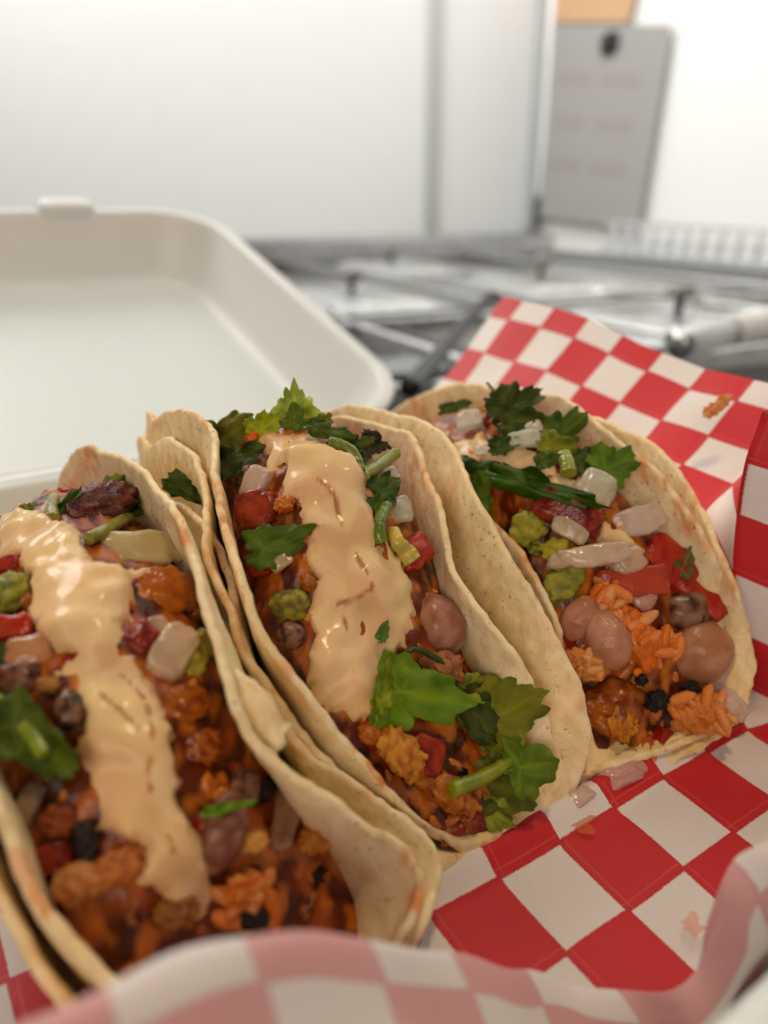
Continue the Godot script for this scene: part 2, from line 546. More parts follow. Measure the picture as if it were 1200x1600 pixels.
# the saucy mass between the walls: chopped lumps in red-brown juice, with rice and crumbs bedded in it
func filling(k: int, sd: float, count: int) -> Shape:
	var s := Shape.new()
	var last: float = tacos[k].left.size() - 1.0
	var nu := 150
	var nv := 64
	for a in nu + 1:
		var u := lerpf(0.056, 0.95, float(a) / nu) * last
		for b in nv + 1:
			var w := lerpf(-1.06, 1.06, float(b) / nv)
			var p := fill_point(k, u, w)
			var n := fill_normal(k, u, w)
			var c0 := cells.get_noise_3d(p.x * 105.0 + sd * 31.0, p.y * 105.0, p.z * 105.0)
			var c1 := cells.get_noise_3d(p.x * 330.0 + sd * 13.0, p.y * 330.0, p.z * 330.0)
			var h := -0.0002 - 0.0026 * (c0 + 0.55) - 0.0005 * (c1 + 0.5) + 0.0004 * n3(p, 400.0, sd)
			var q := clampf(0.5 + 1.5 * n3(p, 95.0, sd + 3.0), 0, 1)
			var col := lin(0.38, 0.135, 0.04).lerp(lin(0.63, 0.30, 0.07), q)
			col = col.lerp(lin(0.22, 0.075, 0.04), clampf((n3(p, 130.0, sd + 7.0) - 0.05) * 3.0, 0, 0.85))
			col = col.lerp(lin(0.78, 0.44, 0.12), clampf((n3(p, 210.0, sd + 9.0) - 0.18) * 3.5, 0, 0.75))
			s.add(p + n * h * clampf((1.08 - absf(w)) * 6.0, 0.1, 1), col)
	for a in nu:
		for b in nv:
			var p := a * (nv + 1) + b
			s.quad(p, p + 1, p + nv + 2, p + nv + 1)
	var kinds := []
	for j in 8:
		kinds.append(lump(Vector3(0.0033, 0.0012, 0.0012), 0.95, 0.16, 1.2, j, 0.2, lin(0.74, 0.40, 0.13), lin(0.80, 0.52, 0.24), 8, 10))   # rice
	for j in 6:
		kinds.append(lump(Vector3(0.0022, 0.0017, 0.0019), 0.8, 0.5, 1.6, j + 20, 0.0, lin(0.66, 0.30, 0.07), lin(0.80, 0.47, 0.14), 8, 11))   # crumbs
	for j in 2:
		kinds.append(lump(Vector3(0.0027, 0.0016, 0.0022), 0.5, 0.2, 1.2, j + 40, 0.0, lin(0.50, 0.07, 0.04), lin(0.62, 0.15, 0.07), 8, 11))   # tomato bits
	for j in 2:
		kinds.append(lump(Vector3(0.0026, 0.0013, 0.0020), 0.6, 0.3, 1.2, j + 60, 0.1, lin(0.58, 0.34, 0.18), lin(0.66, 0.44, 0.26), 8, 11))   # onion bits
	for j in 1:
		kinds.append(lump(Vector3(0.0019, 0.0012, 0.0016), 0.8, 0.5, 1.5, j + 70, 0.0, lin(0.10, 0.05, 0.04), lin(0.20, 0.09, 0.06), 8, 10))   # charred bits
	for j in count:
		var u := (0.09 + 0.75 * pow(rng.randf(), 1.25)) * last
		var w := rng.randf_range(-0.96, 0.96)
		var p := fill_point(k, u, w)
		var n := fill_normal(k, u, w)
		var y := (n + Vector3(rng.randf_range(-0.5, 0.5), rng.randf_range(-0.5, 0.5), rng.randf_range(-0.5, 0.5))).normalized()
		var x := y.cross(Vector3(rng.randf_range(-1, 1), rng.randf_range(-1, 1), rng.randf_range(-1, 1))).normalized()
		var pick: Shape = kinds[rng.randi() % kinds.size()]
		var f := rng.randf_range(0.7, 1.15)
		s.join(pick, Transform3D(Basis(x, y, x.cross(y)).scaled(Vector3.ONE * f), p + n * rng.randf_range(-0.0030, -0.0009)))
	return s

func make_taco(k: int, label: String, d: Dictionary) -> void:
	tacos[k] = d
	var at := box_frame()
	at.origin = at * d.left[0]
	var t := thing("taco", label, "taco", at, "tacos in the foam box")
	var local := Transform3D(Basis(), -d.left[0])
	part("inner_tortilla", tortilla(d.left, d.right, d.wb, 0.0017, k * 3.0, 1.0).mesh(), M.tortilla, t, local)
	part("outer_tortilla", tortilla(d.outer_left, d.outer_right, d.wb + 0.003, 0.0017, k * 3.0 + 40.0, d.grease).mesh(), M.tortilla, t, local)
	if d.has("torn"):
		var s := Shape.new()
		for a in 13:
			for b in 9:
				var u := a / 12.0
				var v := b / 8.0
				var p: Vector3 = d.torn[0].lerp(d.torn[1], u).lerp(d.torn[3].lerp(d.torn[2], u), v)
				p += Vector3(0.3, 0.6, 0.7) * (0.0022 * sin(u * PI) * (1.0 - v) + 0.0011 * n3(p, 260.0, 4.0))
				s.add(p, skin(p, 1.0, 9.0, 0.0, false))
		for a in 12:
			for b in 8:
				var g := a * 9 + b
				s.quad(g, g + 1, g + 10, g + 9)
		part("torn_flap", thick(s, 0.0014).mesh(), M.tortilla, t, local)
	var f := part("filling", filling(k, k * 1.7, 130).mesh(), M.filling, t, local)
	f.set_meta("kind", "stuff")

# creamy sauce poured over the filling: outline in (along, across) of the filling surface
func sauce(k: int, label: String, outline: Array, deep: float, streaks: Array, sd: float) -> void:
	var su: float = 0.184 / (tacos[k].left.size() - 1.0)
	var sk := 0.019
	var poly := PackedVector2Array()
	var n := outline.size()
	for j in n:
		poly.append(Vector2(outline[j].x * su, outline[j].y * sk))
	var lo := poly[0]
	var hi := poly[0]
	for p in poly:
		lo = lo.min(p)
		hi = hi.max(p)
	var step := 0.00042
	lo -= Vector2.ONE * step * 3
	hi += Vector2.ONE * step * 3
	var nx := int((hi.x - lo.x) / step) + 1
	var ny := int((hi.y - lo.y) / step) + 1
	var lines := []
	for l in streaks:
		var pl := PackedVector2Array()
		for j in l: pl.append(Vector2(j.x * su, j.y * sk))
		lines.append(pl)
	var idx := {}
	var s := Shape.new()
	var sds := PackedFloat32Array()
	var qs := PackedVector2Array()
	for a in nx + 1:
		for b in ny + 1:
			var q := lo + Vector2(a, b) * step
			var inside := Geometry2D.is_point_in_polygon(q, poly)
			var best := 9.0
			var near := q
			for j in n:
				var c := Geometry2D.get_closest_point_to_segment(q, poly[j], poly[(j + 1) % n])
				var dd := c.distance_to(q)
				if dd < best:
					best = dd
					near = c
			sds.append(best if inside else -best)
			qs.append(q if inside else near)
	for a in nx + 1:
		for b in ny + 1:
			var g := a * (ny + 1) + b
			if sds[g] < -step * 1.5: continue
			var q := qs[g]
			q += Vector2(noise.get_noise_2d(q.x * 260.0, q.y * 260.0 + sd), noise.get_noise_2d(q.x * 260.0 + 99.0, q.y * 260.0 + sd)) * (0.0009 * (1.0 - clampf(sds[g] / 0.0025, 0, 1)))
			var d := maxf(sds[g], 0.0)
			var p := fill_point(k, q.x / su, q.y / sk)
			var nn := fill_normal(k, q.x / su, q.y / sk)
			var f := clampf((d + 0.0004 * n3(p, 700.0, sd + 15.0)) / 0.0026, 0, 1)
			var dome := sqrt(1.0 - (1.0 - f) * (1.0 - f))
			var lumps := n3(p, 75.0, sd) * 0.0014 + n3(p, 160.0, sd + 3.0) * 0.0008
			var col := lin(0.90, 0.78, 0.56).lerp(lin(0.885, 0.745, 0.555), clampf(0.5 + 2.0 * n3(p, 80.0, sd + 7.0), 0, 1))
			var groove := 0.0
			for pl in lines:
				var m := 9.0
				for j in pl.size() - 1:
					m = minf(m, Geometry2D.get_closest_point_to_segment(q, pl[j], pl[j + 1]).distance_to(q))
				var wdt := 0.00026 * (1.0 + 0.9 * n3(p, 500.0, sd + 12.0))
				groove = maxf(groove, clampf(1.4 - m / wdt, 0, 1))
			col = col.lerp(lin(0.60, 0.30, 0.12), groove * 0.85)
			col = col.lerp(lin(0.78, 0.50, 0.29), clampf((n3(p, 70.0, sd + 17.0) - 0.25) * 2.0, 0, 0.28) + 0.30 * (1.0 - f) * (1.0 - f))
			var y := -0.0010 + (0.0012 + deep * 0.35 + lumps) * dome 
			idx[g] = s.add(p + nn * y, col)
	for a in nx:
		for b in ny:
			var g := a * (ny + 1) + b
			if idx.has(g) and idx.has(g + 1) and idx.has(g + ny + 1) and idx.has(g + ny + 2):
				if maxf(maxf(sds[g], sds[g + 1]), maxf(sds[g + ny + 1], sds[g + ny + 2])) > 0:
					s.quad(idx[g], idx[g + 1], idx[g + ny + 2], idx[g + ny + 1])
	single("sauce_drizzle", s.mesh(), M.sauce, label, "sauce", box_frame(), "sauce over the tacos")

# ---------------------------------------------------------------- pieces of filling

func seat(at: Vector3, along: Vector3, up: Vector3) -> Transform3D:
	var x := along.normalized()
	var z := x.cross(up).normalized()
	return box_frame() * Transform3D(Basis(x, z.cross(x), z), at)

# size is full length, height and width
func bean(label: String, at: Vector3, along: Vector3, up: Vector3, size: Vector3, tone: Color, sd: float) -> void:
	single("bean", lump(size / 2.0, 0.92, 0.07, 1.3, sd, -0.22, tone, tone.lerp(lin(0.80, 0.60, 0.47), 0.35), 20, 28).mesh(), M.bean, label, "bean", seat(at, along, up), "beans in the tacos")

func onion(label: String, at: Vector3, along: Vector3, up: Vector3, size: Vector3, tone: Color, sd: float) -> void:
	single("onion_piece", lump(size / 2.0, 0.52, 0.18, 0.9, sd, -0.22, tone, tone.lerp(lin(0.80, 0.66, 0.50), 0.35), 22, 34).mesh(), M.onion, label, "onion", seat(at, along, up), "chopped onion on the tacos")

func tomato(label: String, at: Vector3, along: Vector3, up: Vector3, size: Vector3, tone: Color, sd: float) -> void:
	single("tomato_chunk", lump(size / 2.0, 0.42, 0.18, 1.0, sd, -0.12, tone, tone.lerp(lin(0.72, 0.28, 0.14), 0.5), 20, 30).mesh(), M.tomato, label, "tomato", seat(at, along, up), "chopped tomato on the tacos")

func avocado(label: String, at: Vector3, along: Vector3, up: Vector3, size: Vector3, tone: Color, sd: float) -> void:
	single("avocado_lump", lump(size / 2.0, 0.90, 0.24, 1.15, sd, 0.0, tone, tone.lerp(lin(0.70, 0.66, 0.18), 0.6), 24, 34).mesh(), M.moist, label, "avocado", seat(at, along, up), "mashed avocado on the tacos")

func salsa(label: String, at: Vector3, along: Vector3, up: Vector3, size: Vector3, tone: Color, sd: float) -> void:
	single("salsa_lump", lump(size / 2.0, 0.95, 0.16, 1.6, sd, -0.2, tone, tone.lerp(lin(0.72, 0.40, 0.09), 0.6), 24, 34).mesh(), M.tomato, label, "salsa", seat(at, along, up), "salsa in the tacos")

func chunk(called: String, category: String, label: String, at: Vector3, along: Vector3, up: Vector3, size: Vector3, tone: Color, tone2: Color, rough: float, sd: float, bend := 0.0, group := "bits of filling") -> void:
	single(called, lump(size / 2.0, 0.75, rough, 1.9, sd, bend, tone, tone2, 28, 40).mesh(), M.moist, label, category, seat(at, along, up), group)

func rice(label: String, at: Vector3, along: Vector3, up: Vector3, size: Vector3, count: int, tone: Color, sd: int) -> void:
	var t := thing("rice_clump", label, "rice", seat(at, along, up), "rice in the tacos")
	var r := RandomNumberGenerator.new()
	r.seed = sd
	var grains := []
	for j in 4:
		var c := tone.lerp(lin(0.90, 0.70, 0.46), 0.22 * j)
		grains.append(lump(Vector3(0.0027, 0.0011, 0.00115), 0.92, 0.12, 1.1, sd + j, 0.15, c, c.lerp(lin(0.86, 0.40, 0.09), 0.4), 11, 14).mesh())
	part("packed_rice", lump(size * 0.42, 0.85, 0.30, 1.8, sd + 0.5, 0.0, tone, tone.lerp(lin(0.80, 0.34, 0.08), 0.5), 20, 28).mesh(), M.moist, t)
	for j in int(count * 1.6):
		var p := Vector3(r.randf_range(-0.5, 0.5), r.randf_range(-0.5, 0.5), r.randf_range(-0.5, 0.5)) * size * 0.8
		var b := Basis.from_euler(Vector3(r.randf_range(-1, 1), r.randf_range(-2, 2), r.randf_range(-0.8, 0.8)))
		part("rice_grain", grains[j % 4], M.moist, t, Transform3D(b.scaled(Vector3.ONE * r.randf_range(0.85, 1.15)), p))

func cilantro(label: String, at: Vector3, along: Vector3, up: Vector3, size: Vector3, lobes: float, cup: float, tone: Color, sd: float) -> void:
	tone = Color(minf(tone.r * 2.1 + 0.006, tone.g * 1.1 + 0.02), tone.g * 1.6, tone.b * 0.9)
	var tone2 := Color(tone.r * 1.6, tone.g * 1.35, tone.b)
	size *= Vector3(1.06, 1, 1.12)
	var t := thing("cilantro_leaf", label, "cilantro", seat(at, along, up), "cilantro leaves on the tacos")
	part("blade", leaf(size.x, size.z, cup, sd, lobes, tone, tone2, Color(tone.r * 2.2 + 0.03, tone.g * 1.7 + 0.03, tone.b * 1.6)).mesh(), M.leaf, t)
	part("stalk", tube(curve([Vector3(-0.66 * size.x, -0.0006, 0.0004), Vector3(-0.45 * size.x, -0.0004, 0), Vector3(-0.2 * size.x, -0.0003, 0)], 7), 0.00045, 0.00025, tone2, tone, 7).mesh(), M.stem, t)

func stem(label: String, pts: Array, r0: float, r1: float, tone: Color, called := "cilantro_sprig", category := "cilantro") -> void:
	var c := Vector3.ZERO
	for p: Vector3 in pts: c += p / pts.size()
	var q := []
	for p: Vector3 in pts: q.append(p - c)
	single(called, tube(curve(q, 8 * pts.size()), r0, r1, tone, Color(tone.r * 1.5, tone.g * 1.35, tone.b), 14).mesh(), M.stem, label, category, box_frame() * Transform3D(Basis(), c), "cilantro stems on the tacos")

# ---------------------------------------------------------------- foam box

func round_rect(hx: float, hz: float, r: float, n: int) -> PackedVector2Array:
	var o := PackedVector2Array()
	for q in 4:
		var cx := (hx - r) * (1 if q == 0 or q == 3 else -1)
		var cz := (hz - r) * (1 if q < 2 else -1)
		for k in n + 1:
			var a := PI / 2 * (q + float(k) / n)
			o.append(Vector2(cx + r * cos(a), cz + r * sin(a)))
	return o

# one half of the clamshell, opening up: rings of (inset, height, corner radius), first outside then inside
func foam_shell(hx: float, hz: float, deep: float) -> Shape:
	var rings: Array = [[0.014, -deep - 0.0025, 0.028], [0.010, -deep - 0.0022, 0.030], [0.0065, -deep + 0.004, 0.032], [0.0035, -0.006, 0.036], [0.0005, -0.0042, 0.038], [0.0, -0.002, 0.038], [0.0004, 0.0, 0.038], [0.0042, 0.0002, 0.036], [0.0058, -0.0012, 0.035], [0.0078, -0.008, 0.033], [0.0150, -deep * 0.72, 0.027], [0.0185, -deep * 0.92, 0.024], [0.0225, -deep, 0.020], [0.028, -deep - 0.0001, 0.016]]
	var s := Shape.new()
	var n := 10
	var m := 4 * (n + 1)
	for r: Array in rings:
		for p in round_rect(hx - r[0], hz - r[0], r[2], n):
			s.add(Vector3(p.x, r[1], p.y))
	for k in rings.size() - 1:
		for j in m:
			s.quad(k * m + j, k * m + (j + 1) % m, (k + 1) * m + (j + 1) % m, (k + 1) * m + j)
	for e: int in [0, rings.size() - 1]:
		var c := s.add(Vector3(0, rings[e][1], 0))
		for j in m:
			if e == 0: s.tri(c, e * m + (j + 1) % m, e * m + j)
			else: s.tri(c, e * m + j, e * m + (j + 1) % m)
	return s

func make_box() -> void:
	var hx := 0.1135
	var cx := 0.0915 - hx
	var rim := 0.036
	var t := thing("foam_container", "white foam takeaway clamshell box lying open with its lid tipped back", "takeaway box", box_frame() * Transform3D(Basis(), Vector3(cx, -0.0105, -0.053)))
	var hz := 0.1065
	part("base", foam_shell(hx, hz, 0.0435).mesh(), M.foam, t, Transform3D(Basis(), Vector3(0, rim + 0.0105, 0)))
	var tilt := deg_to_rad(18.0)
	var lz := 0.114
	var hinge := Transform3D(Basis(Vector3.RIGHT, tilt), Vector3(0, rim + 0.0105, -hz - 0.001))
	var lid := part("lid", foam_shell(hx, lz, 0.032).mesh(), M.foam, t, hinge * Transform3D(Basis(), Vector3(0, 0, -lz)))
	for x: float in [0.0375, -0.0375]:
		part("locking_tab", lump(Vector3(0.0135, 0.0035, 0.006), 0.5, 0.03, 1.0, 3.0).mesh(), M.foam, lid, Transform3D(Basis(), Vector3(x, 0.001, -lz + 0.001)))
	part("hinge", lump(Vector3(hx - 0.03, 0.0016, 0.003), 0.3, 0.02, 1.0, 5.0, 0.0, Color.WHITE, Color.WHITE, 10, 14).mesh(), M.foam, t, Transform3D(Basis(), Vector3(0, rim + 0.0095, -hz - 0.0005)))

# ---------------------------------------------------------------- checked paper

const CHECK := 0.0149

# where the paper lies at check lines (i across, j towards the front)
func paper_point(i: float, j: float) -> Vector3:
	if i <= 6.0:
		return paper_floor(i, j)
	var rows := []
	for q: float in [floorf(j) - 1, floorf(j), floorf(j) + 1, floorf(j) + 2]:
		rows.append(paper_line(i, q))
	var t := j - floorf(j)
	var soft := smoothstep(0.0, 1.0, t)
	var k: Vector3 = rows[1].lerp(rows[2], lerpf(t, soft, 0.3))
	if i < 7.0:
		k.y += (paper_floor(6.0, j).y - rows[1].lerp(rows[2], t).y * 0.0) * (1.0 - smoothstep(6.0, 7.0, i))
	return k

# flat in front; a soft crest just behind the first line, then lower under the tacos
func paper_floor(i: float, j: float) -> Vector3:
	var b := -0.0160 * j if j > 0 else -0.0147 * j
	var y := -0.0008 * j if j > 0 else 0.0034 * exp(-pow((j + 0.33) / 0.24, 2.0)) - 0.0030 * smoothstep(0.35, 1.0, -j)
	return Vector3(-0.0302 + CHECK * i, y, -b)

func paper_line(i: float, j: float) -> Vector3:
	var b := -0.0147 * j
	if j > 0: b = -0.0160 * j
	var s := i - 6.0
	var far: Array = [Vector2(0.0592, 0.0), Vector2(0.0590, 0.0165), Vector2(0.0610, 0.0325), Vector2(0.0690, 0.0433), Vector2(0.0795, 0.0515), Vector2(0.0890, 0.0600), Vector2(0.0993, 0.0690), Vector2(0.1090, 0.0780)]
	var near: Array = [Vector2(0.0592, 0.0000), Vector2(0.0735, 0.0005), Vector2(0.0687, 0.0160), Vector2(0.0629, 0.0327), Vector2(0.0599, 0.0479), Vector2(0.0592, 0.0604), Vector2(0.0617, 0.0705), Vector2(0.0617, 0.0810)]
	var side: Array = [Vector2(0.0592, 0.0), Vector2(0.0735, 0.0005), Vector2(0.0775, 0.0110), Vector2(0.0795, 0.0240), Vector2(0.0805, 0.0370), Vector2(0.0830, 0.0510), Vector2(0.0860, 0.0640), Vector2(0.0890, 0.0770)]
	if j <= -2:
		var p: Vector2 = cr(far, s)
		# the raised side sags towards the front
		var f := lerpf(1.0, lerpf(1.04, 0.885, smoothstep(-9.0, -3.0, j)), smoothstep(2.0, 5.0, s))
		return Vector3(p.x, p.y * f, -(b - 0.0040))
	if j <= -1:
		var p: Vector2 = cr(near, s)
		return Vector3(p.x, p.y, -0.012)
	var p: Vector2 = cr(side, s)
	return Vector3(p.x, p.y, -(b - 0.002 * s))

func make_paper() -> void:
	var t := thing("checked_paper", "red and white checked greaseproof paper lining the foam box under the tacos", "paper", box_frame())
	# back corner of the sheet ends on the slanted left edge of the raised side
	var s := Shape.new()
	var per := 10
	var i0 := -7.0
	var i1 := 12.55
	var j0 := -10.0
	var j1 := 2.0
	var ni := int((i1 - i0) * per)
	var nj := int((j1 - j0) * per)
	for a in ni + 1:
		for b in nj + 1:
			var i := lerpf(i0, i1, float(a) / ni)
			var j := lerpf(j0 + (0.35 if i > 6 else 0.0), j1, float(b) / nj)
			if i > 7.0: i = 7.0 + (i - 7.0) * (1.0 - 0.10 * smoothstep(-2.0, -1.0, j))
			var p := paper_point(i, j)
			p.y += 0.0006 * n3(Vector3(i, 0, j), 0.55, 2.0) + 0.0012 * n3(Vector3(i, 0, j), 0.28, 5.0)
			p.x += 0.0007 * n3(Vector3(i, 3, j), 0.5, 8.0) * clampf((i - 6.0) / 2.0, 0, 1)
			s.add(p, Color.WHITE, Vector2(i + 8.0, j + 12.0))
	for a in ni:
		for b in nj:
			var g := a * (nj + 1) + b
			s.quad(g, g + 1, g + nj + 2, g + nj + 1)
	part("liner", thick(s, 0.00012).mesh(), M.paper, t)
	# front edge of the sheet: gathered up into a ridge and folded out over the box rim, so that its back shows
	var f := Shape.new()
	var ridge: Array = [Vector3(-0.0925, 0.0460, 0.0190), Vector3(-0.0889, 0.0475, 0.0195), Vector3(-0.0854, 0.0480, 0.0200), Vector3(-0.0801, 0.0484, 0.0205), Vector3(-0.0746, 0.0476, 0.0210), Vector3(-0.0653, 0.0431, 0.0215), Vector3(-0.0575, 0.0377, 0.0220), Vector3(-0.0499, 0.0308, 0.0220), Vector3(-0.0379, 0.0192, 0.0220), Vector3(-0.0278, 0.0104, 0.0225), Vector3(-0.0230, 0.0069, 0.0250), Vector3(-0.0176, 0.0069, 0.0295), Vector3(-0.0154, 0.0112, 0.0340), Vector3(-0.0113, 0.0144, 0.0355), Vector3(-0.0090, 0.0210, 0.0355), Vector3(-0.0075, 0.0249, 0.0340), Vector3(-0.0049, 0.0285, 0.0340), Vector3(-0.0027, 0.0321, 0.0360), Vector3(0.0027, 0.0361, 0.0390)]
	var prof := 26
	var na := 150
	for a in na + 1:
		var u := float(a) / na * (ridge.size() - 1)
		var r: Vector3 = cr(ridge, u)
		for b in prof + 1:
			var v := float(b) / prof
			var p: Vector3
			var h := maxf(r.y, 0.002)
			var base_z := r.z - 0.0008 - 0.02 * h
			if v < 0.4:
				var q := v / 0.4
				p = Vector3(r.x, h * sin(q * PI / 2), lerpf(base_z, r.z, 1.0 - cos(q * PI / 2)))
			else:
				var q := (v - 0.4) / 0.6
				p = Vector3(r.x - 0.001 * q, h - q * q * (h + 0.004) * 0.55 - 0.012 * q, r.z + 0.0016 * sin(minf(q * 9.0, 1.0) * PI / 2) + 0.013 * q + 0.010 * q * q)
			p.z = minf(p.z, 0.0420 + 0.0015 * sin(r.x * 160.0))
			p.y = maxf(p.y, 0.0012)
			p += Vector3(n3(p, 45.0, 3.0), n3(p, 45.0, 6.0), n3(p, 60.0, 9.0)) * 0.0011 * (0.3 + v)
			f.add(p, Color.WHITE, Vector2((p.x + 0.0825) / 0.0128 + 20.0, (1.52 + (v - 0.4) * 5.2) if v > 0.4 else (0.6 + v * 2.3)))
	for a in na:
		for b in prof:
			var g := a * (prof + 1) + b
			f.quad(g, g + 1, g + prof + 2, g + prof + 1)
	for q: Array in [[Vector3(0.0043, 0.0006, 0.0250), 0.0022], [Vector3(0.0059, 0.0012, -0.0009), 0.0028], [Vector3(-0.0351, 0.0012, 0.0010), 0.0016]]:
		var st := Shape.new()
		var c := st.add(q[0])
		for a in 28:
			var d := Vector3(cos(TAU * a / 28), 0, sin(TAU * a / 28))
			st.add(q[0] + d * q[1] * (1.0 + 0.7 * n3(d, 0.9, q[0].x * 900.0)))
		for a in 28: st.tri(c, 1 + a, 1 + (a + 1) % 28)
		part("oil_stain", st.mesh(), M.oil_stain, t)
	part("folded_edge", thick(f, 0.00012).mesh(), M.paper_back, t)

# ---------------------------------------------------------------- background

func slab(called: String, size: Vector3, at: Vector3, m: Material, parent: Node3D, r := 0.002) -> MeshInstance3D:
	return part(called, box_shape(size, r).mesh(), m, parent, Transform3D(Basis(), at))

func make_room() -> void:
	var f := room_frame()
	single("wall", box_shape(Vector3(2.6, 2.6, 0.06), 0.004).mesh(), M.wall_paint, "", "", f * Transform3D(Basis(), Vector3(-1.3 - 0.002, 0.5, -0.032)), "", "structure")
	single("wall", box_shape(Vector3(0.06, 2.6, 1.9), 0.004).mesh(), M.wall_paint_lit, "", "", f * Transform3D(Basis(), Vector3(0.032, 0.5, 0.92)), "", "structure")
	single("seam_strip", box_shape(Vector3(0.034, 1.7, 0.008), 0.003).mesh(), M.seam_metal, "grey vertical joint strip on the white back wall", "wall strip", f * Transform3D(Basis(), Vector3(-0.2777, 0.88, 0.0035)))
	var t := thing("corner_post", "bright polished metal strip running up the corner of the walls", "corner trim", f * Transform3D(Basis(), Vector3(-0.004, 0.055, 0.014)))
	slab("trim", Vector3(0.034, 1.6, 0.03), Vector3(0.0, 0.80, 0.004), M.polished_trim, t, 0.012)
	slab("trim", Vector3(0.012, 1.6, 0.020), Vector3(-0.024, 0.80, 0.0), M.seam_metal, t, 0.004)
	slab("bracket", Vector3(0.014, 0.060, 0.012), Vector3(-0.012, 0.035, 0.016), M.black_plastic, t, 0.003)
	# sheets on the right-hand wall
	var g := thing("notice_sheet", "grey printed sheet hanging on the bright right-hand wall", "notice", f * Transform3D(Basis(), Vector3(0, 0, 0)))
	part("sheet", sheet([Vector3(-0.0120, 0.4512, 0.0339), Vector3(-0.0120, 0.3942, 0.3698), Vector3(-0.0120, 0.0600, 0.3500), Vector3(-0.0120, 0.0780, 0.0181)]).mesh(), M.grey_sheet, g)
	part("magnet", lump(Vector3(0.006, 0.020, 0.024), 0.7, 0.05, 1.0, 2.0).mesh(), M.black_plastic, g, Transform3D(Basis(), Vector3(-0.0200, 0.3886, 0.2201)))
	for k in 3:
		for e in 2:
			part("printed_block", sheet_strip([Vector3(-0.0120, 0.4512, 0.0339), Vector3(-0.0120, 0.3942, 0.3698), Vector3(-0.0120, 0.0600, 0.3500), Vector3(-0.0120, 0.0780, 0.0181)], 0.10 + 0.42 * e, 0.40 + 0.42 * e, 0.22 + 0.22 * k, 0.29 + 0.22 * k).mesh(), M.red_ink, g)
	single("paper_note", sheet([Vector3(-0.0060, 0.5876, 0.0123), Vector3(-0.0060, 0.5253, 0.2867), Vector3(-0.0060, 0.4171, 0.2569), Vector3(-0.0060, 0.4554, 0.0256)]).mesh(), M.tan_sheet, "tan paper note above the grey sheet on the right wall", "note", f)

# a hanging sheet: corners top left, top right, bottom right, bottom left on the wall, slightly bowed
func sheet(c: Array, bow := 1.0) -> Shape:
	var s := Shape.new()
	var n := 8
	for a in n + 1:
		for b in n + 1:
			var u := float(a) / n
			var v := float(b) / n
			var p: Vector3 = c[0].lerp(c[1], u).lerp(c[3].lerp(c[2], u), v)
			p.x -= (0.004 * sin(u * PI) + 0.006 * v * v) * bow
			s.add(p, Color.WHITE, Vector2(u, v))
	for a in n:
		for b in n:
			var g := a * (n + 1) + b
			s.quad(g, g + n + 1, g + n + 2, g + 1)
	return thick(s, 0.0004)

func sheet_strip(c: Array, u0: float, u1: float, v0: float, v1: float) -> Shape:
	var q := []
	for w in [Vector2(u0, v0), Vector2(u1, v0), Vector2(u1, v1), Vector2(u0, v1)]:
		q.append(c[0].lerp(c[1], w.x).lerp(c[3].lerp(c[2], w.x), w.y) + Vector3(-0.0008 - 0.004 * sin(w.x * PI) - 0.006 * w.y * w.y, 0, 0))
	return sheet(q, 0.0)

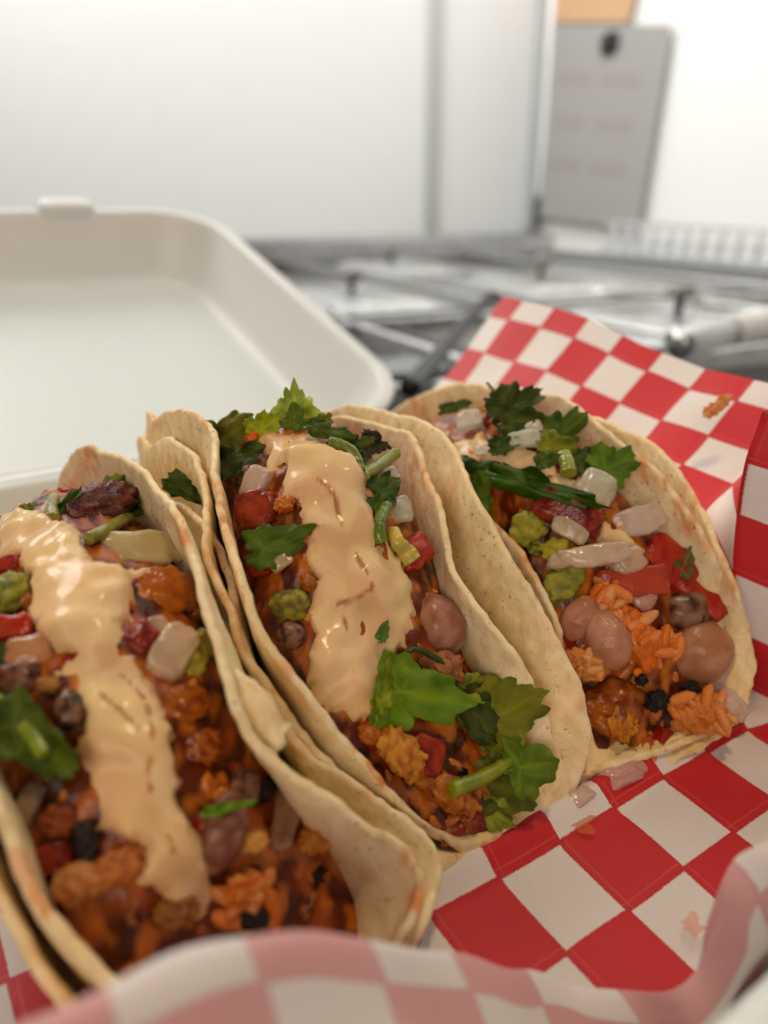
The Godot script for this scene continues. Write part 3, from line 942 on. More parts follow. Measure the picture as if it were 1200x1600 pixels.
func make_counter() -> void:
	single("counter", box_shape(Vector3(3.0, 0.05, 1.75), 0.004).mesh(), M.white_plastic, "", "", room_frame() * Transform3D(Basis(), Vector3(-1.0, -0.0385, 1.60)), "", "structure")
	var f := room_frame()
	var front: float = 1.168
	var deep := front - 0.02
	var t := thing("steam_table", "stainless steel steam table with lidded pans along the white wall", "steam table", f * Transform3D(Basis(), Vector3(-0.55, -0.025, front / 2)))
	slab("body", Vector3(1.9, 0.022, deep), Vector3(0, 0.011, 0), M.steel_dark, t)
	slab("front_rail", Vector3(1.9, 0.016, 0.035), Vector3(0, 0.030, deep / 2 - 0.010), M.steel, t, 0.006)
	slab("back_rail", Vector3(1.9, 0.045, 0.06), Vector3(0, 0.0455, -deep / 2 + 0.035), M.steel, t, 0.006)
	slab("divider", Vector3(1.9, 0.014, 0.04), Vector3(0, 0.029, 0.312), M.steel, t, 0.004)
	for k in 8:
		slab("divider", Vector3(0.026, 0.012, deep - 0.1), Vector3(-0.725 + 0.21 * k, 0.0285, 0.0), M.steel, t, 0.004)
	# pan lids
	var proto: Node3D
	var spots: Array = [Vector3(-0.781, -0.002, 0.709), Vector3(-0.579, -0.002, 1.008), Vector3(-0.536, -0.002, 0.324), Vector3(-0.467, -0.002, 0.647)]
	var labels: Array = ["steel pan lid beside the foam lid, nearest of the left pair on the steam table", "steel pan lid nearest on the right side of the steam table", "steel pan lid at the back of the steam table below the wall strip", "steel pan lid at the back of the steam table below the corner post"]
	for k in spots.size():
		var o: Node3D
		if k == 0:
			proto = thing("pan_lid", labels[0], "pan lid", Transform3D(), "steel pan lids on the steam table")
			var sh := Shape.new()
			sh.join(pan_cover(0.088, 0.105), Transform3D())
			part("cover", sh.mesh(), M.steel, proto)
			part("knob_stem", tube(PackedVector3Array([Vector3(0, 0.012, 0), Vector3(0, 0.030, 0)]), 0.004, 0.004, Color.WHITE, Color.WHITE, 12).mesh(), M.black_plastic, proto)
			part("knob", lump(Vector3(0.013, 0.006, 0.011), 0.7, 0.0, 1.0, 1.0).mesh(), M.steel_dark, proto, Transform3D(Basis(), Vector3(0, 0.034, 0)))
			o = proto
		else:
			o = proto.duplicate()
			o.name = numbered("pan_lid")
			add_child(o, true)
			o.set_meta("label", labels[k])
		o.transform = f * Transform3D(Basis(), spots[k])
	# wire rack at the foot of the bright wall
	var r := thing("wire_rack", "row of shiny upright wires of a rack at the foot of the right wall", "wire rack", f * Transform3D(Basis(), Vector3(-0.06, 0.02, 0.75)))
	for k in 22:
		part("wire", tube(PackedVector3Array([Vector3(0, 0, -0.42 + 0.037 * k), Vector3(0.004, 0.05, -0.42 + 0.037 * k)]), 0.006, 0.006, Color.WHITE, Color.WHITE, 8).mesh(), M.chrome, r)
	part("top_wire", tube(PackedVector3Array([Vector3(0.004, 0.05, -0.45), Vector3(0.004, 0.05, 0.0), Vector3(0.004, 0.05, 0.42)]), 0.004, 0.004, Color.WHITE, Color.WHITE, 8).mesh(), M.chrome, r)
	part("bottom_wire", tube(PackedVector3Array([Vector3(0, 0.0, -0.45), Vector3(0, 0.0, 0.0), Vector3(0, 0.0, 0.42)]), 0.004, 0.004, Color.WHITE, Color.WHITE, 8).mesh(), M.chrome, r)
	# dark bars behind the paper corner; a utensil on the steam table
	var l := thing("tongs", "dark tongs leaning behind the raised corner of the checked paper", "tongs", Transform3D())
	part("bar", tube(PackedVector3Array([Vector3(0.0130, 0.0220, -0.3863), Vector3(0.0452, 0.0240, -0.5229), Vector3(0.0964, 0.0300, -0.7253)]), 0.0055, 0.0045, Color.WHITE, Color.WHITE, 10).mesh(), M.black_plastic, l)
	part("bar", tube(PackedVector3Array([Vector3(0.1096, 0.0220, -0.6345), Vector3(0.1126, 0.0240, -0.7138), Vector3(0.0959, 0.0310, -0.7213)]), 0.0055, 0.0045, Color.WHITE, Color.WHITE, 10).mesh(), M.black_plastic, l)
	var w := thing("ladle", "white handled serving utensil lying on the steam table at right", "ladle", Transform3D())
	part("handle", tube(PackedVector3Array([Vector3(0.2288, 0.0300, -0.5170), Vector3(0.2596, 0.0310, -0.5385), Vector3(0.3091, 0.0320, -0.5756)]), 0.011, 0.012, Color.WHITE, Color.WHITE, 14).mesh(), M.white_plastic, w)
	part("shaft", tube(PackedVector3Array([Vector3(0.1791, 0.0300, -0.4724), Vector3(0.2029, 0.0300, -0.4937), Vector3(0.2308, 0.0300, -0.5197)]), 0.010, 0.010, Color.WHITE, Color.WHITE, 12).mesh(), M.steel, w)

func pan_cover(hx: float, hz: float) -> Shape:
	var rings: Array = [[0.0, 0.0, 0.02], [0.0, 0.003, 0.02], [0.012, 0.004, 0.018], [0.022, 0.011, 0.015], [0.034, 0.014, 0.012], [0.09, 0.0155, 0.01]]
	var s := Shape.new()
	var n := 5
	var m := 4 * (n + 1)
	for r: Array in rings:
		for p in round_rect(hx - r[0], hz - r[0], r[2], n):
			s.add(Vector3(p.x, r[1], p.y))
	for k in rings.size() - 1:
		for j in m:
			s.quad(k * m + j, k * m + (j + 1) % m, (k + 1) * m + (j + 1) % m, (k + 1) * m + j)
	var c := s.add(Vector3(0, 0.016, 0))
	var e := rings.size() - 1
	for j in m: s.tri(c, e * m + j, e * m + (j + 1) % m)
	return s

# ---------------------------------------------------------------- the scene

func _ready() -> void:
	rng.seed = 77
	noise.seed = 5
	noise.noise_type = FastNoiseLite.TYPE_SIMPLEX_SMOOTH
	noise.frequency = 1.0
	noise.fractal_type = FastNoiseLite.FRACTAL_NONE
	cells.seed = 9
	cells.noise_type = FastNoiseLite.TYPE_CELLULAR
	cells.frequency = 1.0
	cells.fractal_type = FastNoiseLite.FRACTAL_NONE
	cells.cellular_return_type = FastNoiseLite.RETURN_DISTANCE

	var cam := Camera3D.new()
	cam.name = "camera"
	add_child(cam)
	var lens := CameraAttributesPhysical.new()
	lens.exposure_aperture = 9.07
	lens.frustum_focus_distance = 0.147
	lens.frustum_focal_length = 26.3
	cam.attributes = lens
	cam.fov = 67.26
	cam.near = 0.01
	cam.far = 60.0
	cam.position = Vector3(0, 0.110, 0)
	cam.rotation = Vector3(deg_to_rad(-22.0), 0, 0)
	cam.current = true
	var env := Environment.new()
	env.background_mode = Environment.BG_COLOR
	env.background_color = srgb(0.34, 0.335, 0.33)
	env.tonemap_mode = Environment.TONE_MAPPER_LINEAR
	env.tonemap_exposure = 1.14
	env.sdfgi_enabled = true
	env.ssao_enabled = true
	env.ssil_enabled = true
	var we := WorldEnvironment.new()
	we.name = "environment"
	we.environment = env
	add_child(we)
	# ceiling lights of the kitchen: a long panel ahead over the steam table, a small warm one above and behind the tacos
	lamp("ceiling_panel", Vector3(-0.15, 1.6, -0.62), Vector3(0.05, -0.34, -0.94), Vector2(1.3, 0.4), 2.6, Color(1.0, 0.995, 0.98))
	lamp("right_wall_light", Vector3(-0.75, 0.95, -1.0), Vector3(1.0, -0.25, -0.02), Vector2(0.6, 0.6), 0.9, Color(1.0, 0.99, 0.97))  # unseen area light added at left to brighten the right wall
	lamp("warm_lamp", Vector3(0.06, 0.62, -0.10), Vector3(0.0, -1.0, -0.08), Vector2(0.08, 0.04), 0.085, Color(1.0, 0.87, 0.70))
	lamp("front_fill", Vector3(-0.22, 0.45, 0.80), Vector3(0.28, -0.38, -0.85), Vector2(0.7, 0.4), 0.37, Color(1.0, 0.925, 0.865))  # unseen fill light added behind the camera to lift the front faces

	make_materials()
	make_room()
	make_counter()
	make_box()
	make_paper()
	add_tacos()
	add_sauces()
	add_pieces()

func lamp(called: String, at: Vector3, towards: Vector3, size: Vector2, energy: float, col: Color) -> void:
	var l := AreaLight3D.new()
	l.name = called
	l.area_size = size
	l.light_energy = energy
	l.light_color = col
	l.shadow_enabled = true
	l.transform = Transform3D(Basis.looking_at(towards.normalized(), Vector3(0.13, 0.97, 0.21)), at)
	add_child(l)

func add_tacos() -> void:
	make_taco(1, "nearest taco at left with its mouth wide open, sauce running down its middle", {"wb": 0.0210, "low": 0.97, "low_front": 0.28, "grease": 0.5,
		"te": [0.3, 0.48, 0.66, 0.78, 0.82, 0.84, 0.84, 0.82, 0.8], "dome": [0, 0.002, 0.004, 0.008, 0.013, 0.0145, 0.012, 0.006, 0],
		"left": [Vector3(-0.0570, 0.0035, 0.0105), Vector3(-0.0601, 0.0069, 0.0099), Vector3(-0.0633, 0.0104, 0.0094), Vector3(-0.0666, 0.0140, 0.0088), Vector3(-0.0701, 0.0178, 0.0081), Vector3(-0.0737, 0.0217, 0.0075), Vector3(-0.0773, 0.0254, 0.0061), Vector3(-0.0804, 0.0281, 0.0022), Vector3(-0.0827, 0.0316, -0.0016), Vector3(-0.0847, 0.0361, -0.0051), Vector3(-0.0861, 0.0405, -0.0094), Vector3(-0.0867, 0.0447, -0.0142), Vector3(-0.0873, 0.0487, -0.0194), Vector3(-0.0879, 0.0525, -0.0250), Vector3(-0.0885, 0.0556, -0.0312), Vector3(-0.0891, 0.0579, -0.0380), Vector3(-0.0889, 0.0583, -0.0452), Vector3(-0.0883, 0.0579, -0.0527), Vector3(-0.0876, 0.0574, -0.0604), Vector3(-0.0865, 0.0565, -0.0681), Vector3(-0.0846, 0.0548, -0.0758), Vector3(-0.0827, 0.0531, -0.0837), Vector3(-0.0805, 0.0510, -0.0915), Vector3(-0.0775, 0.0475, -0.0989), Vector3(-0.0745, 0.0440, -0.1064), Vector3(-0.0714, 0.0404, -0.1140), Vector3(-0.0680, 0.0345, -0.1203), Vector3(-0.0646, 0.0284, -0.1265), Vector3(-0.0613, 0.0220, -0.1327), Vector3(-0.0591, 0.0131, -0.1361), Vector3(-0.0570, 0.0040, -0.1395)],
		"right": [Vector3(-0.0570, 0.0035, 0.0105), Vector3(-0.0530, 0.0063, 0.0101), Vector3(-0.0489, 0.0092, 0.0096), Vector3(-0.0447, 0.0123, 0.0091), Vector3(-0.0402, 0.0154, 0.0086), Vector3(-0.0367, 0.0168, 0.0052), Vector3(-0.0373, 0.0206, 0.0014), Vector3(-0.0407, 0.0250, -0.0009), Vector3(-0.0447, 0.0291, -0.0032), Vector3(-0.0493, 0.0329, -0.0058), Vector3(-0.0531, 0.0374, -0.0087), Vector3(-0.0551, 0.0421, -0.0128), Vector3(-0.0547, 0.0466, -0.0181), Vector3(-0.0534, 0.0508, -0.0238), Vector3(-0.0521, 0.0547, -0.0300), Vector3(-0.0510, 0.0572, -0.0370), Vector3(-0.0499, 0.0595, -0.0444), Vector3(-0.0494, 0.0603, -0.0523), Vector3(-0.0489, 0.0611, -0.0604), Vector3(-0.0488, 0.0615, -0.0688), Vector3(-0.0487, 0.0619, -0.0774), Vector3(-0.0489, 0.0609, -0.0860), Vector3(-0.0493, 0.0594, -0.0948), Vector3(-0.0496, 0.0582, -0.1039), Vector3(-0.0507, 0.0545, -0.1124), Vector3(-0.0519, 0.0490, -0.1199), Vector3(-0.0533, 0.0421, -0.1266), Vector3(-0.0545, 0.0335, -0.1313), Vector3(-0.0557, 0.0244, -0.1356), Vector3(-0.0564, 0.0144, -0.1377), Vector3(-0.0570, 0.0040, -0.1395)],
		"outer_left": [Vector3(-0.0570, 0.0015, 0.0115), Vector3(-0.0611, 0.0029, 0.0109), Vector3(-0.0647, 0.0056, 0.0104), Vector3(-0.0683, 0.0087, 0.0098), Vector3(-0.0720, 0.0119, 0.0091), Vector3(-0.0758, 0.0154, 0.0085), Vector3(-0.0796, 0.0188, 0.0071), Vector3(-0.0829, 0.0211, 0.0032), Vector3(-0.0853, 0.0244, -0.0006), Vector3(-0.0874, 0.0287, -0.0041), Vector3(-0.0889, 0.0329, -0.0084), Vector3(-0.0896, 0.0369, -0.0132), Vector3(-0.0902, 0.0409, -0.0184), Vector3(-0.0908, 0.0446, -0.0240), Vector3(-0.0915, 0.0476, -0.0302), Vector3(-0.0921, 0.0499, -0.0370), Vector3(-0.0919, 0.0503, -0.0442), Vector3(-0.0912, 0.0499, -0.0517), Vector3(-0.0906, 0.0496, -0.0594), Vector3(-0.0893, 0.0487, -0.0671), Vector3(-0.0874, 0.0472, -0.0748), Vector3(-0.0854, 0.0457, -0.0827), Vector3(-0.0831, 0.0438, -0.0905), Vector3(-0.0800, 0.0406, -0.0979), Vector3(-0.0768, 0.0374, -0.1054), Vector3(-0.0735, 0.0341, -0.1130), Vector3(-0.0699, 0.0287, -0.1193), Vector3(-0.0663, 0.0231, -0.1255), Vector3(-0.0626, 0.0173, -0.1317), Vector3(-0.0601, 0.0091, -0.1351), Vector3(-0.0570, 0.0020, -0.1385)],
		"outer_right": [Vector3(-0.0560, 0.0015, 0.0095), Vector3(-0.0519, 0.0035, 0.0089), Vector3(-0.0477, 0.0055, 0.0082), Vector3(-0.0433, 0.0076, 0.0075), Vector3(-0.0387, 0.0098, 0.0067), Vector3(-0.0341, 0.0113, 0.0054), Vector3(-0.0300, 0.0112, 0.0018), Vector3(-0.0291, 0.0144, -0.0022), Vector3(-0.0311, 0.0179, -0.0062), Vector3(-0.0348, 0.0210, -0.0099), Vector3(-0.0388, 0.0244, -0.0132), Vector3(-0.0430, 0.0282, -0.0161), Vector3(-0.0457, 0.0329, -0.0197), Vector3(-0.0467, 0.0375, -0.0244), Vector3(-0.0462, 0.0415, -0.0300), Vector3(-0.0451, 0.0450, -0.0361), Vector3(-0.0436, 0.0481, -0.0426), Vector3(-0.0420, 0.0508, -0.0494), Vector3(-0.0407, 0.0527, -0.0565), Vector3(-0.0410, 0.0522, -0.0644), Vector3(-0.0414, 0.0518, -0.0724), Vector3(-0.0421, 0.0506, -0.0805), Vector3(-0.0432, 0.0488, -0.0886), Vector3(-0.0443, 0.0469, -0.0969), Vector3(-0.0460, 0.0433, -0.1047), Vector3(-0.0478, 0.0394, -0.1126), Vector3(-0.0496, 0.0350, -0.1203), Vector3(-0.0515, 0.0284, -0.1266), Vector3(-0.0535, 0.0217, -0.1331), Vector3(-0.0548, 0.0132, -0.1371), Vector3(-0.0560, 0.0040, -0.1405)],
		"torn": [Vector3(-0.0527, 0.0465, -0.0195), Vector3(-0.0474, 0.0381, -0.0125), Vector3(-0.0509, 0.0362, -0.0115), Vector3(-0.0545, 0.0426, -0.0170)]})
	make_taco(2, "middle taco with a cilantro stem and leaves at its mouth", {"wb": 0.0180, "low": 0.80, "low_front": 0.70, "grease": 0.5,
		"te": [0.6, 0.72, 0.78, 0.82, 0.86, 0.86, 0.84, 0.82, 0.8], "dome": [0, 0.002, 0.004, 0.01, 0.019, 0.0165, 0.006, 0.003, 0],
		"left": [Vector3(-0.0150, 0.0045, -0.0050), Vector3(-0.0178, 0.0019, -0.0056), Vector3(-0.0212, 0.0058, -0.0061), Vector3(-0.0245, 0.0098, -0.0069), Vector3(-0.0276, 0.0143, -0.0082), Vector3(-0.0301, 0.0191, -0.0100), Vector3(-0.0331, 0.0237, -0.0123), Vector3(-0.0361, 0.0285, -0.0147), Vector3(-0.0390, 0.0335, -0.0172), Vector3(-0.0414, 0.0384, -0.0207), Vector3(-0.0432, 0.0432, -0.0250), Vector3(-0.0441, 0.0480, -0.0300), Vector3(-0.0440, 0.0528, -0.0353), Vector3(-0.0430, 0.0563, -0.0415), Vector3(-0.0416, 0.0593, -0.0483), Vector3(-0.0394, 0.0619, -0.0552), Vector3(-0.0368, 0.0642, -0.0623), Vector3(-0.0344, 0.0662, -0.0698), Vector3(-0.0329, 0.0672, -0.0779), Vector3(-0.0328, 0.0675, -0.0864), Vector3(-0.0333, 0.0663, -0.0948), Vector3(-0.0342, 0.0627, -0.1030), Vector3(-0.0334, 0.0616, -0.1120), Vector3(-0.0317, 0.0591, -0.1206), Vector3(-0.0294, 0.0553, -0.1290), Vector3(-0.0263, 0.0489, -0.1357), Vector3(-0.0232, 0.0423, -0.1423), Vector3(-0.0205, 0.0335, -0.1466), Vector3(-0.0178, 0.0246, -0.1511), Vector3(-0.0164, 0.0145, -0.1531), Vector3(-0.0150, 0.0040, -0.1550)],
		"right": [Vector3(-0.0150, 0.0045, -0.0050), Vector3(-0.0102, 0.0040, -0.0053), Vector3(-0.0053, 0.0034, -0.0057), Vector3(-0.0001, 0.0031, -0.0061), Vector3(0.0046, 0.0049, -0.0074), Vector3(0.0068, 0.0097, -0.0092), Vector3(0.0063, 0.0152, -0.0107), Vector3(0.0056, 0.0209, -0.0123), Vector3(0.0037, 0.0257, -0.0155), Vector3(0.0014, 0.0304, -0.0191), Vector3(-0.0009, 0.0349, -0.0232), Vector3(-0.0018, 0.0396, -0.0278), Vector3(-0.0014, 0.0443, -0.0329), Vector3(0.0007, 0.0484, -0.0382), Vector3(0.0034, 0.0523, -0.0438), Vector3(0.0057, 0.0558, -0.0500), Vector3(0.0077, 0.0590, -0.0567), Vector3(0.0092, 0.0614, -0.0638), Vector3(0.0086, 0.0609, -0.0719), Vector3(0.0081, 0.0604, -0.0801), Vector3(0.0071, 0.0593, -0.0884), Vector3(0.0055, 0.0573, -0.0967), Vector3(0.0039, 0.0553, -0.1052), Vector3(0.0017, 0.0519, -0.1132), Vector3(-0.0009, 0.0478, -0.1211), Vector3(-0.0035, 0.0436, -0.1291), Vector3(-0.0062, 0.0375, -0.1359), Vector3(-0.0090, 0.0305, -0.1423), Vector3(-0.0118, 0.0233, -0.1486), Vector3(-0.0134, 0.0138, -0.1518), Vector3(-0.0150, 0.0040, -0.1550)],
		"outer_left": [Vector3(-0.0150, 0.0025, -0.0035), Vector3(-0.0187, 0.0008, -0.0041), Vector3(-0.0224, 0.0017, -0.0046), Vector3(-0.0261, 0.0053, -0.0054), Vector3(-0.0293, 0.0094, -0.0067), Vector3(-0.0321, 0.0139, -0.0085), Vector3(-0.0353, 0.0182, -0.0108), Vector3(-0.0384, 0.0228, -0.0132), Vector3(-0.0414, 0.0276, -0.0157), Vector3(-0.0439, 0.0324, -0.0192), Vector3(-0.0458, 0.0371, -0.0235), Vector3(-0.0468, 0.0417, -0.0285), Vector3(-0.0467, 0.0464, -0.0338), Vector3(-0.0458, 0.0499, -0.0400), Vector3(-0.0444, 0.0529, -0.0468), Vector3(-0.0422, 0.0554, -0.0537), Vector3(-0.0396, 0.0578, -0.0608), Vector3(-0.0372, 0.0598, -0.0683), Vector3(-0.0356, 0.0609, -0.0764), Vector3(-0.0355, 0.0612, -0.0849), Vector3(-0.0359, 0.0601, -0.0933), Vector3(-0.0367, 0.0567, -0.1015), Vector3(-0.0358, 0.0557, -0.1105), Vector3(-0.0340, 0.0534, -0.1191), Vector3(-0.0315, 0.0498, -0.1275), Vector3(-0.0283, 0.0437, -0.1342), Vector3(-0.0250, 0.0374, -0.1408), Vector3(-0.0221, 0.0290, -0.1451), Vector3(-0.0191, 0.0206, -0.1496), Vector3(-0.0173, 0.0110, -0.1516), Vector3(-0.0150, 0.0020, -0.1535)],
		"outer_right": [Vector3(-0.0130, 0.0020, -0.0035), Vector3(-0.0081, 0.0011, -0.0039), Vector3(-0.0029, 0.0002, -0.0043), Vector3(0.0024, -0.0007, -0.0047), Vector3(0.0074, 0.0015, -0.0056), Vector3(0.0115, 0.0051, -0.0068), Vector3(0.0144, 0.0101, -0.0084), Vector3(0.0146, 0.0160, -0.0102), Vector3(0.0144, 0.0222, -0.0121), Vector3(0.0134, 0.0278, -0.0154), Vector3(0.0122, 0.0335, -0.0191), Vector3(0.0110, 0.0389, -0.0233), Vector3(0.0097, 0.0444, -0.0279), Vector3(0.0095, 0.0494, -0.0333), Vector3(0.0102, 0.0539, -0.0394), Vector3(0.0117, 0.0573, -0.0461), Vector3(0.0138, 0.0598, -0.0535), Vector3(0.0152, 0.0617, -0.0614), Vector3(0.0161, 0.0622, -0.0697), Vector3(0.0163, 0.0613, -0.0782), Vector3(0.0155, 0.0606, -0.0870), Vector3(0.0145, 0.0598, -0.0960), Vector3(0.0120, 0.0573, -0.1045), Vector3(0.0095, 0.0548, -0.1133), Vector3(0.0061, 0.0504, -0.1211), Vector3(0.0024, 0.0455, -0.1288), Vector3(-0.0013, 0.0396, -0.1360), Vector3(-0.0050, 0.0320, -0.1417), Vector3(-0.0087, 0.0242, -0.1476), Vector3(-0.0109, 0.0143, -0.1507), Vector3(-0.0130, 0.0040, -0.1535)]})
	make_taco(3, "farthest taco at right with onion, tomato and beans spilling out", {"wb": 0.0190, "low": 0.86, "low_front": 0.80, "grease": 0.5,
		"te": [0.66, 0.76, 0.8, 0.84, 0.87, 0.87, 0.85, 0.82, 0.8], "dome": [0, 0.001, 0.003, 0.008, 0.016, 0.0165, 0.008, 0.004, 0],
		"left": [Vector3(0.0400, 0.0040, -0.0015), Vector3(0.0355, 0.0040, -0.0026), Vector3(0.0309, 0.0040, -0.0037), Vector3(0.0261, 0.0039, -0.0049), Vector3(0.0211, 0.0039, -0.0062), Vector3(0.0159, 0.0039, -0.0074), Vector3(0.0105, 0.0038, -0.0088), Vector3(0.0102, 0.0079, -0.0113), Vector3(0.0117, 0.0128, -0.0141), Vector3(0.0143, 0.0175, -0.0169), Vector3(0.0165, 0.0228, -0.0193), Vector3(0.0187, 0.0282, -0.0221), Vector3(0.0196, 0.0330, -0.0265), Vector3(0.0198, 0.0372, -0.0318), Vector3(0.0196, 0.0410, -0.0376), Vector3(0.0197, 0.0438, -0.0442), Vector3(0.0199, 0.0469, -0.0509), Vector3(0.0203, 0.0504, -0.0575), Vector3(0.0207, 0.0503, -0.0652), Vector3(0.0211, 0.0499, -0.0731), Vector3(0.0215, 0.0495, -0.0811), Vector3(0.0227, 0.0480, -0.0892), Vector3(0.0240, 0.0463, -0.0974), Vector3(0.0255, 0.0445, -0.1057), Vector3(0.0275, 0.0410, -0.1135), Vector3(0.0297, 0.0376, -0.1216), Vector3(0.0318, 0.0335, -0.1295), Vector3(0.0342, 0.0274, -0.1362), Vector3(0.0367, 0.0212, -0.1430), Vector3(0.0384, 0.0130, -0.1477), Vector3(0.0400, 0.0040, -0.1515)],
		"right": [Vector3(0.0400, 0.0040, -0.0015), Vector3(0.0450, 0.0037, -0.0018), Vector3(0.0501, 0.0034, -0.0021), Vector3(0.0555, 0.0032, -0.0024), Vector3(0.0591, 0.0067, -0.0031), Vector3(0.0623, 0.0114, -0.0040), Vector3(0.0627, 0.0172, -0.0054), Vector3(0.0625, 0.0231, -0.0069), Vector3(0.0610, 0.0290, -0.0089), Vector3(0.0586, 0.0346, -0.0111), Vector3(0.0556, 0.0402, -0.0135), Vector3(0.0541, 0.0453, -0.0179), Vector3(0.0528, 0.0503, -0.0229), Vector3(0.0515, 0.0550, -0.0284), Vector3(0.0500, 0.0582, -0.0350), Vector3(0.0499, 0.0611, -0.0422), Vector3(0.0508, 0.0637, -0.0496), Vector3(0.0521, 0.0651, -0.0575), Vector3(0.0530, 0.0643, -0.0658), Vector3(0.0529, 0.0636, -0.0743), Vector3(0.0526, 0.0629, -0.0831), Vector3(0.0520, 0.0616, -0.0919), Vector3(0.0510, 0.0592, -0.1007), Vector3(0.0499, 0.0566, -0.1096), Vector3(0.0483, 0.0518, -0.1177), Vector3(0.0467, 0.0467, -0.1259), Vector3(0.0451, 0.0405, -0.1333), Vector3(0.0434, 0.0325, -0.1394), Vector3(0.0418, 0.0244, -0.1456), Vector3(0.0409, 0.0143, -0.1486), Vector3(0.0400, 0.0040, -0.1515)],
		"outer_left": [Vector3(0.0400, 0.0020, -0.0005), Vector3(0.0346, 0.0010, -0.0016), Vector3(0.0295, 0.0008, -0.0027), Vector3(0.0244, 0.0008, -0.0039), Vector3(0.0192, 0.0008, -0.0052), Vector3(0.0138, 0.0008, -0.0064), Vector3(0.0082, 0.0008, -0.0078), Vector3(0.0078, 0.0034, -0.0103), Vector3(0.0092, 0.0082, -0.0131), Vector3(0.0116, 0.0128, -0.0159), Vector3(0.0138, 0.0180, -0.0183), Vector3(0.0158, 0.0233, -0.0211), Vector3(0.0167, 0.0281, -0.0255), Vector3(0.0168, 0.0322, -0.0308), Vector3(0.0166, 0.0360, -0.0366), Vector3(0.0167, 0.0388, -0.0432), Vector3(0.0169, 0.0419, -0.0499), Vector3(0.0173, 0.0455, -0.0565), Vector3(0.0177, 0.0454, -0.0642), Vector3(0.0182, 0.0451, -0.0721), Vector3(0.0187, 0.0447, -0.0801), Vector3(0.0201, 0.0433, -0.0882), Vector3(0.0215, 0.0417, -0.0964), Vector3(0.0230, 0.0400, -0.1047), Vector3(0.0252, 0.0367, -0.1125), Vector3(0.0275, 0.0334, -0.1206), Vector3(0.0299, 0.0296, -0.1285), Vector3(0.0326, 0.0238, -0.1352), Vector3(0.0353, 0.0178, -0.1420), Vector3(0.0375, 0.0101, -0.1467), Vector3(0.0400, 0.0020, -0.1505)],
		"outer_right": [Vector3(0.0410, 0.0015, -0.0000), Vector3(0.0455, 0.0029, -0.0003), Vector3(0.0502, 0.0043, -0.0006), Vector3(0.0551, 0.0058, -0.0009), Vector3(0.0590, 0.0090, -0.0018), Vector3(0.0624, 0.0131, -0.0030), Vector3(0.0630, 0.0184, -0.0048), Vector3(0.0620, 0.0238, -0.0062), Vector3(0.0600, 0.0294, -0.0075), Vector3(0.0585, 0.0348, -0.0099), Vector3(0.0577, 0.0400, -0.0135), Vector3(0.0591, 0.0443, -0.0183), Vector3(0.0602, 0.0486, -0.0235), Vector3(0.0611, 0.0527, -0.0290), Vector3(0.0613, 0.0560, -0.0354), Vector3(0.0613, 0.0580, -0.0424), Vector3(0.0611, 0.0592, -0.0499), Vector3(0.0607, 0.0588, -0.0576), Vector3(0.0604, 0.0584, -0.0655), Vector3(0.0599, 0.0579, -0.0736), Vector3(0.0589, 0.0564, -0.0817), Vector3(0.0576, 0.0546, -0.0899), Vector3(0.0564, 0.0528, -0.0983), Vector3(0.0545, 0.0494, -0.1063), Vector3(0.0525, 0.0457, -0.1143), Vector3(0.0504, 0.0418, -0.1225), Vector3(0.0483, 0.0361, -0.1295), Vector3(0.0460, 0.0295, -0.1362), Vector3(0.0437, 0.0227, -0.1429), Vector3(0.0424, 0.0135, -0.1465), Vector3(0.0410, 0.0040, -0.1500)]})

